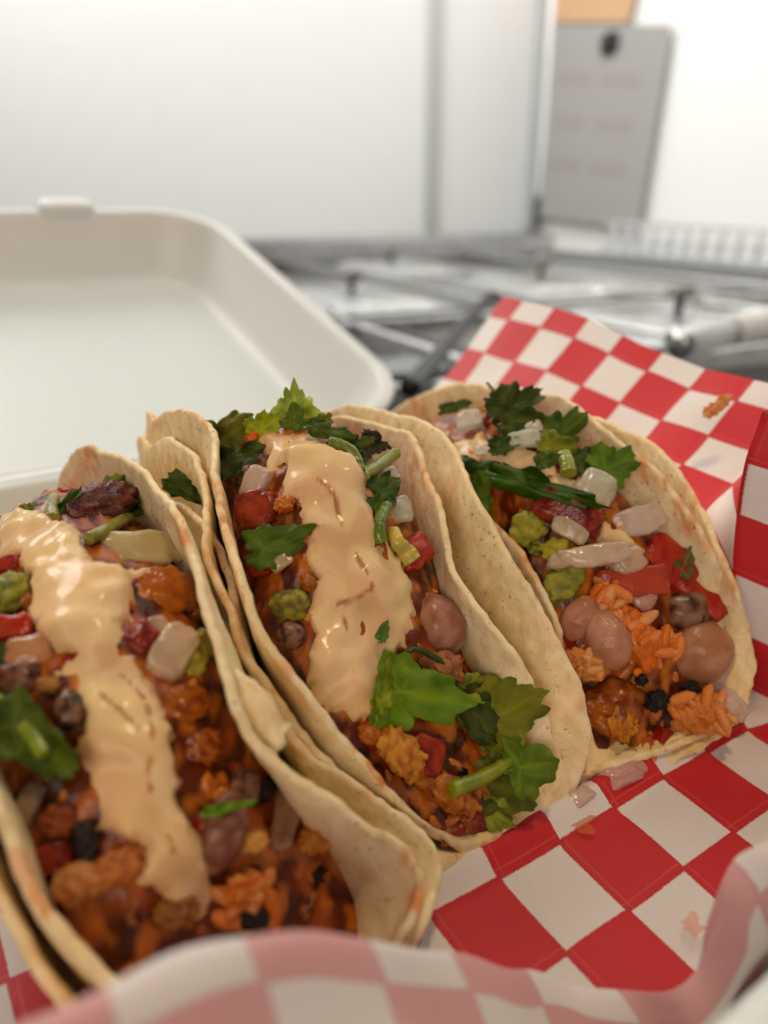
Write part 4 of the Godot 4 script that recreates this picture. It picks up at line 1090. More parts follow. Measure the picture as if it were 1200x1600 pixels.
func add_sauces() -> void:
	sauce(1, "broad stream of tan creamy sauce down the middle of the nearest taco", [Vector2(20.96, -0.50), Vector2(21.08, -0.37), Vector2(19.64, -0.19), Vector2(18.60, -0.04), Vector2(17.79, 0.04), Vector2(17.16, 0.09), Vector2(16.64, 0.06), Vector2(16.18, 0.11), Vector2(16.07, 0.30), Vector2(16.30, 0.54), Vector2(17.79, 0.91), Vector2(17.91, 0.93), Vector2(17.62, 0.94), Vector2(16.81, 0.76), Vector2(15.84, 0.47), Vector2(15.43, 0.33), Vector2(14.74, 0.26), Vector2(14.22, 0.11), Vector2(13.82, 0.11), Vector2(13.53, 0.16), Vector2(13.42, 0.13), Vector2(13.07, 0.19), Vector2(12.55, 0.20), Vector2(11.92, 0.19), Vector2(11.28, 0.14), Vector2(10.71, 0.07), Vector2(10.25, 0.03), Vector2(9.84, 0.06), Vector2(8.86, -0.06), Vector2(8.40, -0.17), Vector2(8.23, -0.34), Vector2(8.46, -0.44), Vector2(9.15, -0.41), Vector2(9.61, -0.50), Vector2(10.02, -0.47), Vector2(10.25, -0.37), Vector2(10.54, -0.46), Vector2(10.82, -0.53), Vector2(11.23, -0.57), Vector2(11.63, -0.56), Vector2(12.09, -0.51), Vector2(12.49, -0.49), Vector2(12.72, -0.39), Vector2(13.13, -0.36), Vector2(13.59, -0.40), Vector2(13.93, -0.46), Vector2(13.93, -0.37), Vector2(14.11, -0.30), Vector2(14.51, -0.40), Vector2(14.91, -0.46), Vector2(15.49, -0.51), Vector2(15.84, -0.50), Vector2(16.12, -0.41), Vector2(16.76, -0.39), Vector2(17.56, -0.41), Vector2(18.54, -0.56)], 0.0030, [[Vector2(13.30, -0.03), Vector2(13.07, 0.01), Vector2(12.67, 0.04), Vector2(12.32, 0.04), Vector2(11.92, 0.01)], [Vector2(13.01, -0.21), Vector2(12.61, -0.14), Vector2(12.15, -0.06)], [Vector2(11.63, -0.04), Vector2(11.34, -0.11), Vector2(11.05, -0.13)], [Vector2(10.19, -0.17), Vector2(9.90, -0.19)]], 5)
	sauce(2, "thick tan creamy sauce running down the middle of the middle taco", [Vector2(16.87, -0.53), Vector2(16.81, -0.43), Vector2(16.41, -0.26), Vector2(16.07, -0.11), Vector2(15.43, -0.03), Vector2(15.14, 0.04), Vector2(14.91, 0.16), Vector2(14.57, 0.23), Vector2(14.45, 0.33), Vector2(14.22, 0.29), Vector2(13.88, 0.26), Vector2(13.65, 0.27), Vector2(13.19, 0.27), Vector2(12.78, 0.37), Vector2(12.55, 0.50), Vector2(12.15, 0.50), Vector2(11.51, 0.47), Vector2(10.71, 0.29), Vector2(10.25, 0.14), Vector2(10.07, -0.11), Vector2(9.67, -0.24), Vector2(8.98, -0.43), Vector2(8.75, -0.54), Vector2(8.86, -0.71), Vector2(9.44, -0.83), Vector2(9.96, -0.87), Vector2(10.59, -0.80), Vector2(10.94, -0.71), Vector2(11.00, -0.66), Vector2(11.40, -0.63), Vector2(11.63, -0.61), Vector2(11.80, -0.51), Vector2(12.26, -0.46), Vector2(12.67, -0.50), Vector2(13.19, -0.39), Vector2(13.53, -0.40), Vector2(13.93, -0.43), Vector2(14.45, -0.54), Vector2(14.86, -0.50), Vector2(15.32, -0.44), Vector2(15.66, -0.56), Vector2(15.89, -0.57), Vector2(16.24, -0.54)], 0.0036, [[Vector2(14.22, -0.20), Vector2(13.93, -0.14), Vector2(13.59, -0.11), Vector2(13.30, -0.11), Vector2(13.07, -0.11)], [Vector2(12.44, -0.03), Vector2(12.21, -0.04), Vector2(11.98, -0.03)], [Vector2(11.74, -0.03), Vector2(11.63, -0.06)], [Vector2(11.23, -0.34), Vector2(11.00, -0.36)], [Vector2(11.63, -0.07), Vector2(11.51, -0.24), Vector2(11.57, -0.36)]], 11)
	sauce(3, "tan sauce ribbon over the top of the farthest taco", [Vector2(19.29, -0.53), Vector2(19.29, -0.33), Vector2(18.31, -0.44), Vector2(17.79, -0.36), Vector2(17.05, -0.43), Vector2(16.35, -0.27), Vector2(15.43, -0.13), Vector2(14.74, -0.09), Vector2(14.16, -0.03), Vector2(13.47, 0.06), Vector2(13.53, -0.14), Vector2(14.05, -0.29), Vector2(14.63, -0.33), Vector2(15.26, -0.46), Vector2(16.01, -0.53), Vector2(16.93, -0.64), Vector2(17.97, -0.67)], 0.0032, [], 17)
	sauce(3, "small tan sauce trickle beside the red tomato of the farthest taco", [Vector2(12.78, -0.06), Vector2(12.49, 0.14), Vector2(12.03, 0.31), Vector2(11.57, 0.41), Vector2(11.34, 0.26), Vector2(11.69, 0.06), Vector2(12.09, -0.09), Vector2(12.55, -0.17)], 0.0022, [], 18)

func add_pieces() -> void:
	onion("wide slice of translucent onion under the cilantro at the top of the nearest taco", Vector3(-0.0556, 0.0541, -0.0526), Vector3(0.965, -0.222, -0.141), Vector3(0.262, 0.770, 0.581), Vector3(0.0177, 0.0019, 0.0069), lin(0.84, 0.78, 0.54), 2)
	chunk("tomato_skin", "tomato", "dark red-brown glossy tomato skin beside cilantro at the top of the nearest taco", Vector3(-0.0571, 0.0567, -0.0701), Vector3(0.859, 0.034, -0.511), Vector3(0.245, 0.849, 0.469), Vector3(0.0165, 0.0038, 0.0075), lin(0.26, 0.10, 0.07), lin(0.42, 0.17, 0.09), 0.25, 3)
	cilantro("bright green cilantro leaf lying over the onion slice of the nearest taco", Vector3(-0.0521, 0.0532, -0.0738), Vector3(0.878, 0.052, -0.475), Vector3(0.286, 0.738, 0.611), Vector3(0.0175, 0.0058, 0.0058), 5.0, 0.10, lin(0.20, 0.33, 0.06), 4)
	cilantro("frilly pale green cilantro leaf topmost on the nearest taco", Vector3(-0.0510, 0.0557, -0.0769), Vector3(0.864, 0.259, -0.431), Vector3(0.153, 0.682, 0.715), Vector3(0.0090, 0.0066, 0.0066), 7.0, 0.25, lin(0.34, 0.38, 0.12), 5)
	stem("short pale stem under the bright leaf at the top of the nearest taco", [Vector3(-0.0635, 0.0580, -0.0520), Vector3(-0.0597, 0.0574, -0.0558), Vector3(-0.0519, 0.0528, -0.0708)], 0.00110, 0.00120, lin(0.46, 0.46, 0.16))
	cilantro("narrow green cilantro blade at the top left of the nearest taco, by the box rim", Vector3(-0.0629, 0.0586, -0.0687), Vector3(0.766, 0.471, -0.437), Vector3(-0.078, 0.743, 0.664), Vector3(0.0065, 0.0024, 0.0024), 3.0, 0.2, lin(0.16, 0.30, 0.06), 6)
	stem("stubby pale stem standing in the sauce at the top of the nearest taco", [Vector3(-0.0667, 0.0585, -0.0627), Vector3(-0.0658, 0.0587, -0.0678), Vector3(-0.0640, 0.0583, -0.0744)], 0.00130, 0.00100, lin(0.48, 0.46, 0.18))
	cilantro("tiny green scrap at the top left end of the nearest taco's sauce", Vector3(-0.0688, 0.0570, -0.0748), Vector3(0.952, 0.286, 0.111), Vector3(-0.291, 0.724, 0.625), Vector3(0.0028, 0.0017, 0.0017), 3.0, 0.2, lin(0.26, 0.36, 0.10), 7)
	salsa("orange-brown lump of salsa right of the sauce in the nearest taco", Vector3(-0.0544, 0.0503, -0.0411), Vector3(0.933, -0.249, -0.259), Vector3(0.355, 0.744, 0.566), Vector3(0.0132, 0.0040, 0.0089), lin(0.60, 0.30, 0.06), 8)
	cilantro("small green scrap on the orange-brown salsa lump in the nearest taco", Vector3(-0.0535, 0.0491, -0.0389), Vector3(0.969, -0.080, -0.235), Vector3(0.222, 0.698, 0.680), Vector3(0.0044, 0.0019, 0.0019), 3.0, 0.1, lin(0.24, 0.34, 0.06), 9)
	tomato("dark red tomato skin below the salsa lump in the nearest taco", Vector3(-0.0625, 0.0497, -0.0301), Vector3(0.571, -0.576, 0.586), Vector3(0.096, 0.755, 0.648), Vector3(0.0041, 0.0024, 0.0048), lin(0.40, 0.08, 0.05), 10)
	onion("large pinkish onion piece right of the sauce in the nearest taco", Vector3(-0.0587, 0.0473, -0.0283), Vector3(0.690, 0.473, -0.548), Vector3(0.095, 0.691, 0.717), Vector3(0.0090, 0.0036, 0.0060), lin(0.90, 0.77, 0.62), 11)
	onion("small pale onion chip above the large onion piece of the nearest taco", Vector3(-0.0597, 0.0498, -0.0323), Vector3(0.992, -0.012, -0.127), Vector3(0.097, 0.718, 0.689), Vector3(0.0039, 0.0015, 0.0029), lin(0.88, 0.74, 0.62), 12)
	avocado("pale green avocado lump against the right wall of the nearest taco", Vector3(-0.0551, 0.0448, -0.0290), Vector3(0.652, 0.339, -0.679), Vector3(0.293, 0.712, 0.638), Vector3(0.0093, 0.0032, 0.0040), lin(0.60, 0.56, 0.20), 13)
	avocado("green avocado lump at the left edge of the nearest taco", Vector3(-0.0767, 0.0531, -0.0490), Vector3(0.476, 0.617, -0.627), Vector3(-0.487, 0.778, 0.396), Vector3(0.0071, 0.0045, 0.0056), lin(0.36, 0.40, 0.10), 14)
	tomato("red tomato piece left of the sauce in the nearest taco", Vector3(-0.0781, 0.0509, -0.0419), Vector3(0.807, 0.188, 0.559), Vector3(-0.484, 0.753, 0.446), Vector3(0.0061, 0.0023, 0.0038), lin(0.62, 0.13, 0.08), 15)
	tomato("deep red tomato scrap above the avocado at the left edge of the nearest taco", Vector3(-0.0754, 0.0544, -0.0576), Vector3(0.792, 0.210, 0.574), Vector3(-0.489, 0.782, 0.388), Vector3(0.0043, 0.0017, 0.0028), lin(0.52, 0.08, 0.09), 16)
	onion("orange-tinted onion slice left of the sauce in the nearest taco", Vector3(-0.0776, 0.0499, -0.0353), Vector3(0.916, 0.096, 0.389), Vector3(-0.344, 0.686, 0.641), Vector3(0.0065, 0.0021, 0.0043), lin(0.86, 0.60, 0.42), 17)
	cilantro("dark green leaf tip at the left edge beside the orange-tinted onion", Vector3(-0.0807, 0.0497, -0.0375), Vector3(0.788, 0.591, -0.174), Vector3(-0.348, 0.660, 0.665), Vector3(0.0034, 0.0028, 0.0028), 3.0, 0.1, lin(0.12, 0.24, 0.05), 18)
	bean("dark bean half hidden left of the sauce in the nearest taco", Vector3(-0.0798, 0.0468, -0.0340), Vector3(0.825, 0.090, 0.557), Vector3(-0.452, 0.697, 0.557), Vector3(0.0084, 0.0042, 0.0053), lin(0.30, 0.13, 0.10), 19)
	chunk("crumb", "crumb", "yellowish crumb beside the sauce above the big leaf of the nearest taco", Vector3(-0.0764, 0.0475, -0.0288), Vector3(0.876, 0.009, 0.482), Vector3(-0.345, 0.710, 0.613), Vector3(0.0030, 0.0019, 0.0023), lin(0.66, 0.44, 0.16), lin(0.72, 0.50, 0.22), 0.20, 20)
	bean("blackish bean between the sauce and the big leaf of the nearest taco", Vector3(-0.0748, 0.0448, -0.0249), Vector3(-0.050, -0.696, 0.716), Vector3(-0.273, 0.699, 0.661), Vector3(0.0069, 0.0031, 0.0039), lin(0.20, 0.10, 0.08), 21)
	cilantro("big soft green leaf hanging at the left side of the nearest taco", Vector3(-0.0799, 0.0440, -0.0213), Vector3(0.482, -0.525, 0.702), Vector3(-0.292, 0.658, 0.693), Vector3(0.0124, 0.0064, 0.0064), 3.0, 0.16, lin(0.17, 0.28, 0.06), 22)
	stem("thick pale green stalk of the big leaf at the left edge of the nearest taco", [Vector3(-0.0835, 0.0457, -0.0324), Vector3(-0.0818, 0.0461, -0.0276), Vector3(-0.0804, 0.0452, -0.0227), Vector3(-0.0795, 0.0437, -0.0189)], 0.00150, 0.00090, lin(0.40, 0.48, 0.14))
	onion("grey translucent onion piece under the big leaf of the nearest taco", Vector3(-0.0826, 0.0363, -0.0197), Vector3(0.581, 0.701, -0.413), Vector3(-0.324, 0.665, 0.673), Vector3(0.0057, 0.0014, 0.0029), lin(0.68, 0.58, 0.46), 23)
	tomato("dark red tomato piece near the left wall of the nearest taco", Vector3(-0.0815, 0.0319, -0.0137), Vector3(0.943, 0.182, 0.278), Vector3(-0.327, 0.662, 0.674), Vector3(0.0044, 0.0022, 0.0036), lin(0.42, 0.09, 0.06), 24)
	chunk("crumb", "crumb", "orange crumb left of the sauce in the mouth of the nearest taco", Vector3(-0.0796, 0.0351, -0.0160), Vector3(0.944, 0.145, 0.296), Vector3(-0.315, 0.667, 0.675), Vector3(0.0039, 0.0031, 0.0039), lin(0.54, 0.24, 0.07), lin(0.62, 0.30, 0.10), 0.35, 25)
	chunk("char_bit", "char", "black charred bit beside the foot of the sauce in the nearest taco", Vector3(-0.0775, 0.0334, -0.0124), Vector3(-0.104, -0.747, 0.657), Vector3(-0.252, 0.659, 0.709), Vector3(0.0048, 0.0023, 0.0028), lin(0.10, 0.07, 0.06), lin(0.16, 0.09, 0.07), 0.35, 26)
	chunk("chicken_bit", "chicken", "pale lump of chicken in the nearest taco's mouth, left of the sauce foot", Vector3(-0.0796, 0.0302, -0.0096), Vector3(0.963, 0.122, 0.241), Vector3(-0.260, 0.659, 0.706), Vector3(0.0060, 0.0037, 0.0046), lin(0.78, 0.54, 0.30), lin(0.72, 0.42, 0.18), 0.25, 27)
	chunk("chicken_bit", "chicken", "orange-tinged chicken lump beside the sauce foot of the nearest taco", Vector3(-0.0748, 0.0307, -0.0087), Vector3(0.981, 0.174, 0.084), Vector3(-0.178, 0.643, 0.745), Vector3(0.0065, 0.0032, 0.0040), lin(0.74, 0.46, 0.20), lin(0.66, 0.32, 0.10), 0.28, 28)
	bean("purplish brown bean right of the sauce foot in the nearest taco", Vector3(-0.0607, 0.0301, -0.0074), Vector3(0.614, 0.616, -0.493), Vector3(-0.052, 0.656, 0.753), Vector3(0.0108, 0.0050, 0.0059), lin(0.46, 0.27, 0.20), 29)
	bean("dark bean behind the purplish one in the nearest taco", Vector3(-0.0556, 0.0315, -0.0120), Vector3(0.649, 0.473, -0.596), Vector3(0.122, 0.708, 0.695), Vector3(0.0058, 0.0037, 0.0046), lin(0.34, 0.17, 0.13), 30)
	cilantro("thin bright green scrap on the purplish bean of the nearest taco", Vector3(-0.0598, 0.0339, -0.0072), Vector3(0.978, -0.105, 0.179), Vector3(-0.059, 0.685, 0.726), Vector3(0.0056, 0.0012, 0.0012), 3.0, 0.1, lin(0.24, 0.42, 0.08), 31)
	chunk("chicken_bit", "chicken", "yellow chicken bit right of the purplish bean in the nearest taco", Vector3(-0.0573, 0.0271, -0.0063), Vector3(0.957, -0.191, 0.216), Vector3(-0.040, 0.653, 0.756), Vector3(0.0042, 0.0023, 0.0029), lin(0.82, 0.56, 0.20), lin(0.86, 0.66, 0.32), 0.14, 32)
	chunk("chicken_bit", "chicken", "squarish golden chicken bit near the right wall of the nearest taco", Vector3(-0.0470, 0.0218, -0.0067), Vector3(0.993, -0.111, 0.033), Vector3(0.059, 0.732, 0.679), Vector3(0.0054, 0.0034, 0.0042), lin(0.80, 0.46, 0.12), lin(0.86, 0.60, 0.24), 0.22, 33)
	onion("brown translucent onion curl between two golden chicken bits of the nearest taco", Vector3(-0.0510, 0.0261, -0.0088), Vector3(0.572, 0.524, -0.631), Vector3(0.069, 0.735, 0.674), Vector3(0.0096, 0.0015, 0.0038), lin(0.62, 0.41, 0.24), 34)
	chunk("char_bit", "char", "glossy black char near the right wall of the nearest taco", Vector3(-0.0534, 0.0300, -0.0115), Vector3(0.956, -0.293, 0.035), Vector3(0.197, 0.721, 0.665), Vector3(0.0036, 0.0020, 0.0028), lin(0.07, 0.05, 0.05), lin(0.12, 0.07, 0.06), 0.30, 35)
	rice("orange rice clump at the very front of the nearest taco", Vector3(-0.0603, 0.0212, -0.0023), Vector3(0.987, -0.111, 0.113), Vector3(-0.019, 0.626, 0.780), Vector3(0.0078, 0.0028, 0.0041), 9, lin(0.80, 0.42, 0.12), 36)
	chunk("crumb", "crumb", "orange crumb with browned edge at the front of the nearest taco", Vector3(-0.0602, 0.0227, -0.0028), Vector3(0.961, -0.208, 0.182), Vector3(-0.021, 0.604, 0.797), Vector3(0.0063, 0.0032, 0.0041), lin(0.82, 0.38, 0.08), lin(0.86, 0.56, 0.22), 0.40, 37)
	chunk("char_bit", "char", "black charred bit under the orange crumbs at the front of the nearest taco", Vector3(-0.0603, 0.0206, 0.0000), Vector3(0.950, -0.229, 0.213), Vector3(-0.010, 0.658, 0.753), Vector3(0.0038, 0.0018, 0.0026), lin(0.09, 0.05, 0.05), lin(0.14, 0.07, 0.06), 0.30, 38)
	chunk("crumb", "crumb", "yellow-brown mushroomy slice low in the mouth of the nearest taco, behind the folded paper", Vector3(-0.0695, 0.0237, -0.0040), Vector3(0.969, -0.136, 0.206), Vector3(-0.084, 0.602, 0.794), Vector3(0.0057, 0.0022, 0.0037), lin(0.52, 0.30, 0.10), lin(0.60, 0.40, 0.16), 0.30, 39)
	cilantro("olive leaf standing at the left top of the middle taco, by its tallest edge", Vector3(-0.0262, 0.0636, -0.0790), Vector3(0.810, 0.553, 0.196), Vector3(-0.495, 0.464, 0.735), Vector3(0.0103, 0.0082, 0.0082), 3.0, 0.06, lin(0.27, 0.31, 0.05), 40)
	cilantro("dark green leaf below the olive leaf in the middle taco", Vector3(-0.0292, 0.0617, -0.0666), Vector3(0.743, 0.474, 0.472), Vector3(-0.667, 0.578, 0.470), Vector3(0.0100, 0.0058, 0.0058), 3.0, 0.14, lin(0.12, 0.20, 0.05), 41)
	chunk("crumb", "crumb", "small bright orange crumb beside the olive leaf of the middle taco", Vector3(-0.0260, 0.0655, -0.0674), Vector3(0.635, 0.765, -0.110), Vector3(-0.584, 0.569, 0.579), Vector3(0.0025, 0.0013, 0.0016), lin(0.85, 0.36, 0.05), lin(0.88, 0.45, 0.10), 0.30, 42)
	cilantro("yellow-green frill of lettuce left of the upright shred on the middle taco", Vector3(-0.0226, 0.0675, -0.0672), Vector3(0.824, 0.523, 0.220), Vector3(-0.480, 0.436, 0.761), Vector3(0.0069, 0.0053, 0.0053), 7.0, 0.15, lin(0.50, 0.50, 0.12), 43)
	cilantro("pale lettuce shred standing upright at the top of the middle taco", Vector3(-0.0157, 0.0699, -0.0684), Vector3(0.198, 0.915, -0.352), Vector3(-0.431, 0.404, 0.807), Vector3(0.0093, 0.0073, 0.0073), 5.0, 0.12, lin(0.58, 0.58, 0.30), 44)
	cilantro("pointed mid-green leaf in front of the upright pale shred of the middle taco", Vector3(-0.0181, 0.0696, -0.0641), Vector3(0.318, 0.905, -0.284), Vector3(-0.439, 0.406, 0.802), Vector3(0.0048, 0.0045, 0.0045), 3.0, 0.05, lin(0.20, 0.33, 0.08), 45)
	cilantro("flat green leaf right of the sauce crest of the middle taco", Vector3(-0.0148, 0.0676, -0.0554), Vector3(0.825, -0.299, 0.480), Vector3(-0.121, 0.735, 0.667), Vector3(0.0076, 0.0034, 0.0034), 3.0, 0.1, lin(0.16, 0.27, 0.07), 46)
	cilantro("dark curled leaf between sauce crest and right wall of the middle taco", Vector3(-0.0112, 0.0647, -0.0533), Vector3(0.998, 0.056, 0.020), Vector3(-0.052, 0.653, 0.755), Vector3(0.0090, 0.0039, 0.0039), 5.0, 0.3, lin(0.15, 0.25, 0.07), 47)
	stem("green stalk curving down right of the sauce crest of the middle taco", [Vector3(-0.0165, 0.0663, -0.0536), Vector3(-0.0135, 0.0652, -0.0518), Vector3(-0.0124, 0.0634, -0.0498), Vector3(-0.0130, 0.0613, -0.0472)], 0.00130, 0.00110, lin(0.36, 0.42, 0.16))
	stem("pale stalk crossing towards the right wall of the middle taco", [Vector3(-0.0127, 0.0610, -0.0471), Vector3(-0.0058, 0.0599, -0.0521), Vector3(0.0006, 0.0608, -0.0548)], 0.00150, 0.00120, lin(0.46, 0.50, 0.20))
	cilantro("blackish wilted leaf against the right wall of the middle taco", Vector3(-0.0026, 0.0624, -0.0579), Vector3(0.899, -0.316, 0.302), Vector3(-0.067, 0.583, 0.810), Vector3(0.0059, 0.0041, 0.0041), 5.0, 0.3, lin(0.10, 0.14, 0.08), 48)
	cilantro("rounded dark leaf right of the sauce halfway up the middle taco", Vector3(-0.0068, 0.0571, -0.0473), Vector3(0.947, 0.285, -0.151), Vector3(-0.040, 0.569, 0.821), Vector3(0.0063, 0.0059, 0.0059), 3.0, 0.25, lin(0.13, 0.27, 0.06), 49)
	cilantro("small leaf tucked under the sauce edge of the middle taco", Vector3(-0.0117, 0.0563, -0.0432), Vector3(0.880, 0.422, -0.220), Vector3(-0.064, 0.564, 0.823), Vector3(0.0045, 0.0030, 0.0030), 3.0, 0.25, lin(0.14, 0.26, 0.07), 50)
	stem("green stalk pressed to the right edge of the sauce of the middle taco", [Vector3(-0.0101, 0.0552, -0.0427), Vector3(-0.0135, 0.0541, -0.0397), Vector3(-0.0150, 0.0525, -0.0378), Vector3(-0.0150, 0.0508, -0.0368)], 0.00130, 0.00120, lin(0.34, 0.44, 0.12))
	onion("clear onion slice beside the right wall of the middle taco", Vector3(-0.0054, 0.0527, -0.0447), Vector3(0.987, -0.119, -0.112), Vector3(0.161, 0.588, 0.793), Vector3(0.0080, 0.0016, 0.0054), lin(0.80, 0.78, 0.66), 51)
	stem("pale yellow shred beside the tomato on the right side of the middle taco", [Vector3(-0.0107, 0.0514, -0.0394), Vector3(-0.0114, 0.0500, -0.0371), Vector3(-0.0100, 0.0480, -0.0365), Vector3(-0.0091, 0.0461, -0.0354)], 0.00120, 0.00200, lin(0.66, 0.60, 0.26), "lettuce_shred", "lettuce")
	tomato("red tomato chunk against the right wall of the middle taco", Vector3(-0.0064, 0.0460, -0.0381), Vector3(0.921, 0.181, -0.345), Vector3(0.181, 0.584, 0.791), Vector3(0.0092, 0.0033, 0.0056), lin(0.62, 0.16, 0.12), 52)
	onion("pinkish white onion chunk left of the sauce in the middle taco", Vector3(-0.0306, 0.0594, -0.0573), Vector3(0.567, 0.801, -0.193), Vector3(-0.645, 0.578, 0.500), Vector3(0.0077, 0.0033, 0.0055), lin(0.86, 0.74, 0.66), 53)
	tomato("soft brown-red tomato mash left of the sauce in the middle taco", Vector3(-0.0328, 0.0559, -0.0525), Vector3(0.684, 0.346, 0.642), Vector3(-0.683, 0.613, 0.397), Vector3(0.0082, 0.0045, 0.0075), lin(0.42, 0.15, 0.08), 54)
	chunk("crumb", "crumb", "golden crumb at the left edge of the sauce in the middle taco", Vector3(-0.0298, 0.0584, -0.0470), Vector3(0.800, 0.162, 0.578), Vector3(-0.530, 0.643, 0.554), Vector3(0.0034, 0.0023, 0.0029), lin(0.74, 0.48, 0.16), lin(0.80, 0.30, 0.08), 0.30, 55)
	cilantro("wet green leaf covered in droplets left of the sauce in the middle taco", Vector3(-0.0332, 0.0538, -0.0419), Vector3(0.859, 0.339, 0.383), Vector3(-0.511, 0.586, 0.628), Vector3(0.0105, 0.0065, 0.0065), 3.0, 0.06, lin(0.17, 0.30, 0.06), 56)
	tomato("bright red tomato piece under the wet leaf of the middle taco", Vector3(-0.0371, 0.0490, -0.0437), Vector3(0.764, 0.363, 0.533), Vector3(-0.630, 0.597, 0.497), Vector3(0.0043, 0.0024, 0.0039), lin(0.62, 0.11, 0.07), 57)
	onion("pale onion sliver below the wet leaf of the middle taco", Vector3(-0.0343, 0.0506, -0.0401), Vector3(0.839, 0.511, 0.189), Vector3(-0.496, 0.573, 0.652), Vector3(0.0042, 0.0011, 0.0023), lin(0.80, 0.68, 0.48), 58)
	avocado("dark green avocado lump left of the sauce in the middle taco", Vector3(-0.0355, 0.0447, -0.0351), Vector3(0.883, 0.195, 0.427), Vector3(-0.450, 0.609, 0.653), Vector3(0.0065, 0.0047, 0.0058), lin(0.38, 0.34, 0.12), 59)
	salsa("orange salsa lump between wet leaf and avocado of the middle taco", Vector3(-0.0316, 0.0478, -0.0356), Vector3(0.922, 0.303, 0.239), Vector3(-0.381, 0.609, 0.696), Vector3(0.0027, 0.0027, 0.0034), lin(0.56, 0.28, 0.07), 60)
	bean("dark bean low on the left of the sauce in the middle taco", Vector3(-0.0369, 0.0405, -0.0324), Vector3(0.798, 0.602, -0.044), Vector3(-0.410, 0.594, 0.692), Vector3(0.0050, 0.0041, 0.0051), lin(0.26, 0.12, 0.09), 61)
	bean("large pinkish brown bean right of the sauce in the middle taco", Vector3(-0.0065, 0.0342, -0.0293), Vector3(0.104, -0.792, 0.601), Vector3(0.012, 0.606, 0.796), Vector3(0.0136, 0.0076, 0.0089), lin(0.55, 0.34, 0.25), 62)
	cilantro("small green scrap lying on the sauce of the middle taco", Vector3(-0.0225, 0.0400, -0.0253), Vector3(0.658, 0.695, -0.291), Vector3(-0.259, 0.571, 0.779), Vector3(0.0030, 0.0018, 0.0018), 3.0, 0.1, lin(0.18, 0.34, 0.12), 63)
	cilantro("bright cut leaf with toothed right edge in the mouth of the middle taco", Vector3(-0.0192, 0.0295, -0.0180), Vector3(0.836, -0.258, 0.485), Vector3(-0.240, 0.623, 0.744), Vector3(0.0149, 0.0106, 0.0106), 3.0, 0.07, lin(0.24, 0.40, 0.04), 64)
	cilantro("narrow green leaf edge beside the foot of the sauce in the middle taco", Vector3(-0.0262, 0.0329, -0.0200), Vector3(0.533, 0.740, -0.411), Vector3(-0.270, 0.609, 0.746), Vector3(0.0084, 0.0029, 0.0029), 5.0, 0.1, lin(0.28, 0.40, 0.05), 65)
	stem("thin dark stem arching over the bean of the middle taco", [Vector3(-0.0190, 0.0343, -0.0227), Vector3(-0.0178, 0.0354, -0.0234), Vector3(-0.0150, 0.0342, -0.0233), Vector3(-0.0112, 0.0306, -0.0223), Vector3(-0.0102, 0.0282, -0.0204), Vector3(-0.0112, 0.0261, -0.0187)], 0.00045, 0.00080, lin(0.10, 0.22, 0.07))
	chunk("crumb", "crumb", "pale brown mushroomy bit behind the bright cut leaf of the middle taco", Vector3(-0.0115, 0.0295, -0.0228), Vector3(0.938, -0.187, 0.292), Vector3(-0.117, 0.624, 0.773), Vector3(0.0085, 0.0039, 0.0055), lin(0.58, 0.34, 0.18), lin(0.66, 0.42, 0.24), 0.35, 66)
	cilantro("olive toothed leaf beside the right wall at the mouth of the middle taco", Vector3(-0.0007, 0.0211, -0.0144), Vector3(0.916, 0.303, 0.264), Vector3(-0.401, 0.651, 0.645), Vector3(0.0139, 0.0115, 0.0115), 5.0, 0.05, lin(0.33, 0.34, 0.05), 67)
	cilantro("small pale curled leaf left of the olive leaf in the middle taco", Vector3(-0.0039, 0.0240, -0.0199), Vector3(0.976, -0.133, 0.172), Vector3(-0.037, 0.676, 0.736), Vector3(0.0099, 0.0045, 0.0045), 5.0, 0.35, lin(0.42, 0.46, 0.18), 68)
	cilantro("dark green leaf below the olive leaf of the middle taco", Vector3(-0.0071, 0.0202, -0.0162), Vector3(0.364, -0.655, 0.662), Vector3(-0.090, 0.683, 0.725), Vector3(0.0096, 0.0073, 0.0073), 3.0, 0.1, lin(0.12, 0.20, 0.04), 69)
	stem("thick bright green bent stem across the mouth of the middle taco", [Vector3(-0.0204, 0.0167, -0.0078), Vector3(-0.0159, 0.0160, -0.0079), Vector3(-0.0100, 0.0150, -0.0086), Vector3(-0.0048, 0.0145, -0.0099), Vector3(-0.0020, 0.0157, -0.0112), Vector3(-0.0011, 0.0177, -0.0131)], 0.00150, 0.00100, lin(0.44, 0.50, 0.06))
	cilantro("flat pale green leaf under the bent stem of the middle taco", Vector3(-0.0072, 0.0096, -0.0088), Vector3(0.708, -0.409, 0.576), Vector3(-0.229, 0.639, 0.734), Vector3(0.0126, 0.0089, 0.0089), 3.0, 0.04, lin(0.25, 0.33, 0.13), 70)
	cilantro("lowest pale leaf tip hanging over the lip of the middle taco", Vector3(-0.0098, 0.0062, -0.0065), Vector3(0.631, -0.485, 0.605), Vector3(-0.207, 0.647, 0.734), Vector3(0.0068, 0.0047, 0.0047), 5.0, 0.06, lin(0.38, 0.45, 0.18), 71)
	cilantro("glossy green leaf at the right wall beside the bent stem of the middle taco", Vector3(-0.0022, 0.0145, -0.0063), Vector3(0.899, 0.130, 0.418), Vector3(-0.401, 0.627, 0.668), Vector3(0.0081, 0.0088, 0.0088), 3.0, 0.08, lin(0.22, 0.36, 0.05), 72)
	chunk("chicken_strip", "chicken", "crisp golden chicken strip along the left lip of the middle taco, upper end", Vector3(-0.0264, 0.0231, -0.0141), Vector3(0.322, -0.713, 0.623), Vector3(-0.183, 0.599, 0.780), Vector3(0.0102, 0.0043, 0.0057), lin(0.80, 0.56, 0.18), lin(0.68, 0.36, 0.07), 0.26, 73, -0.10)
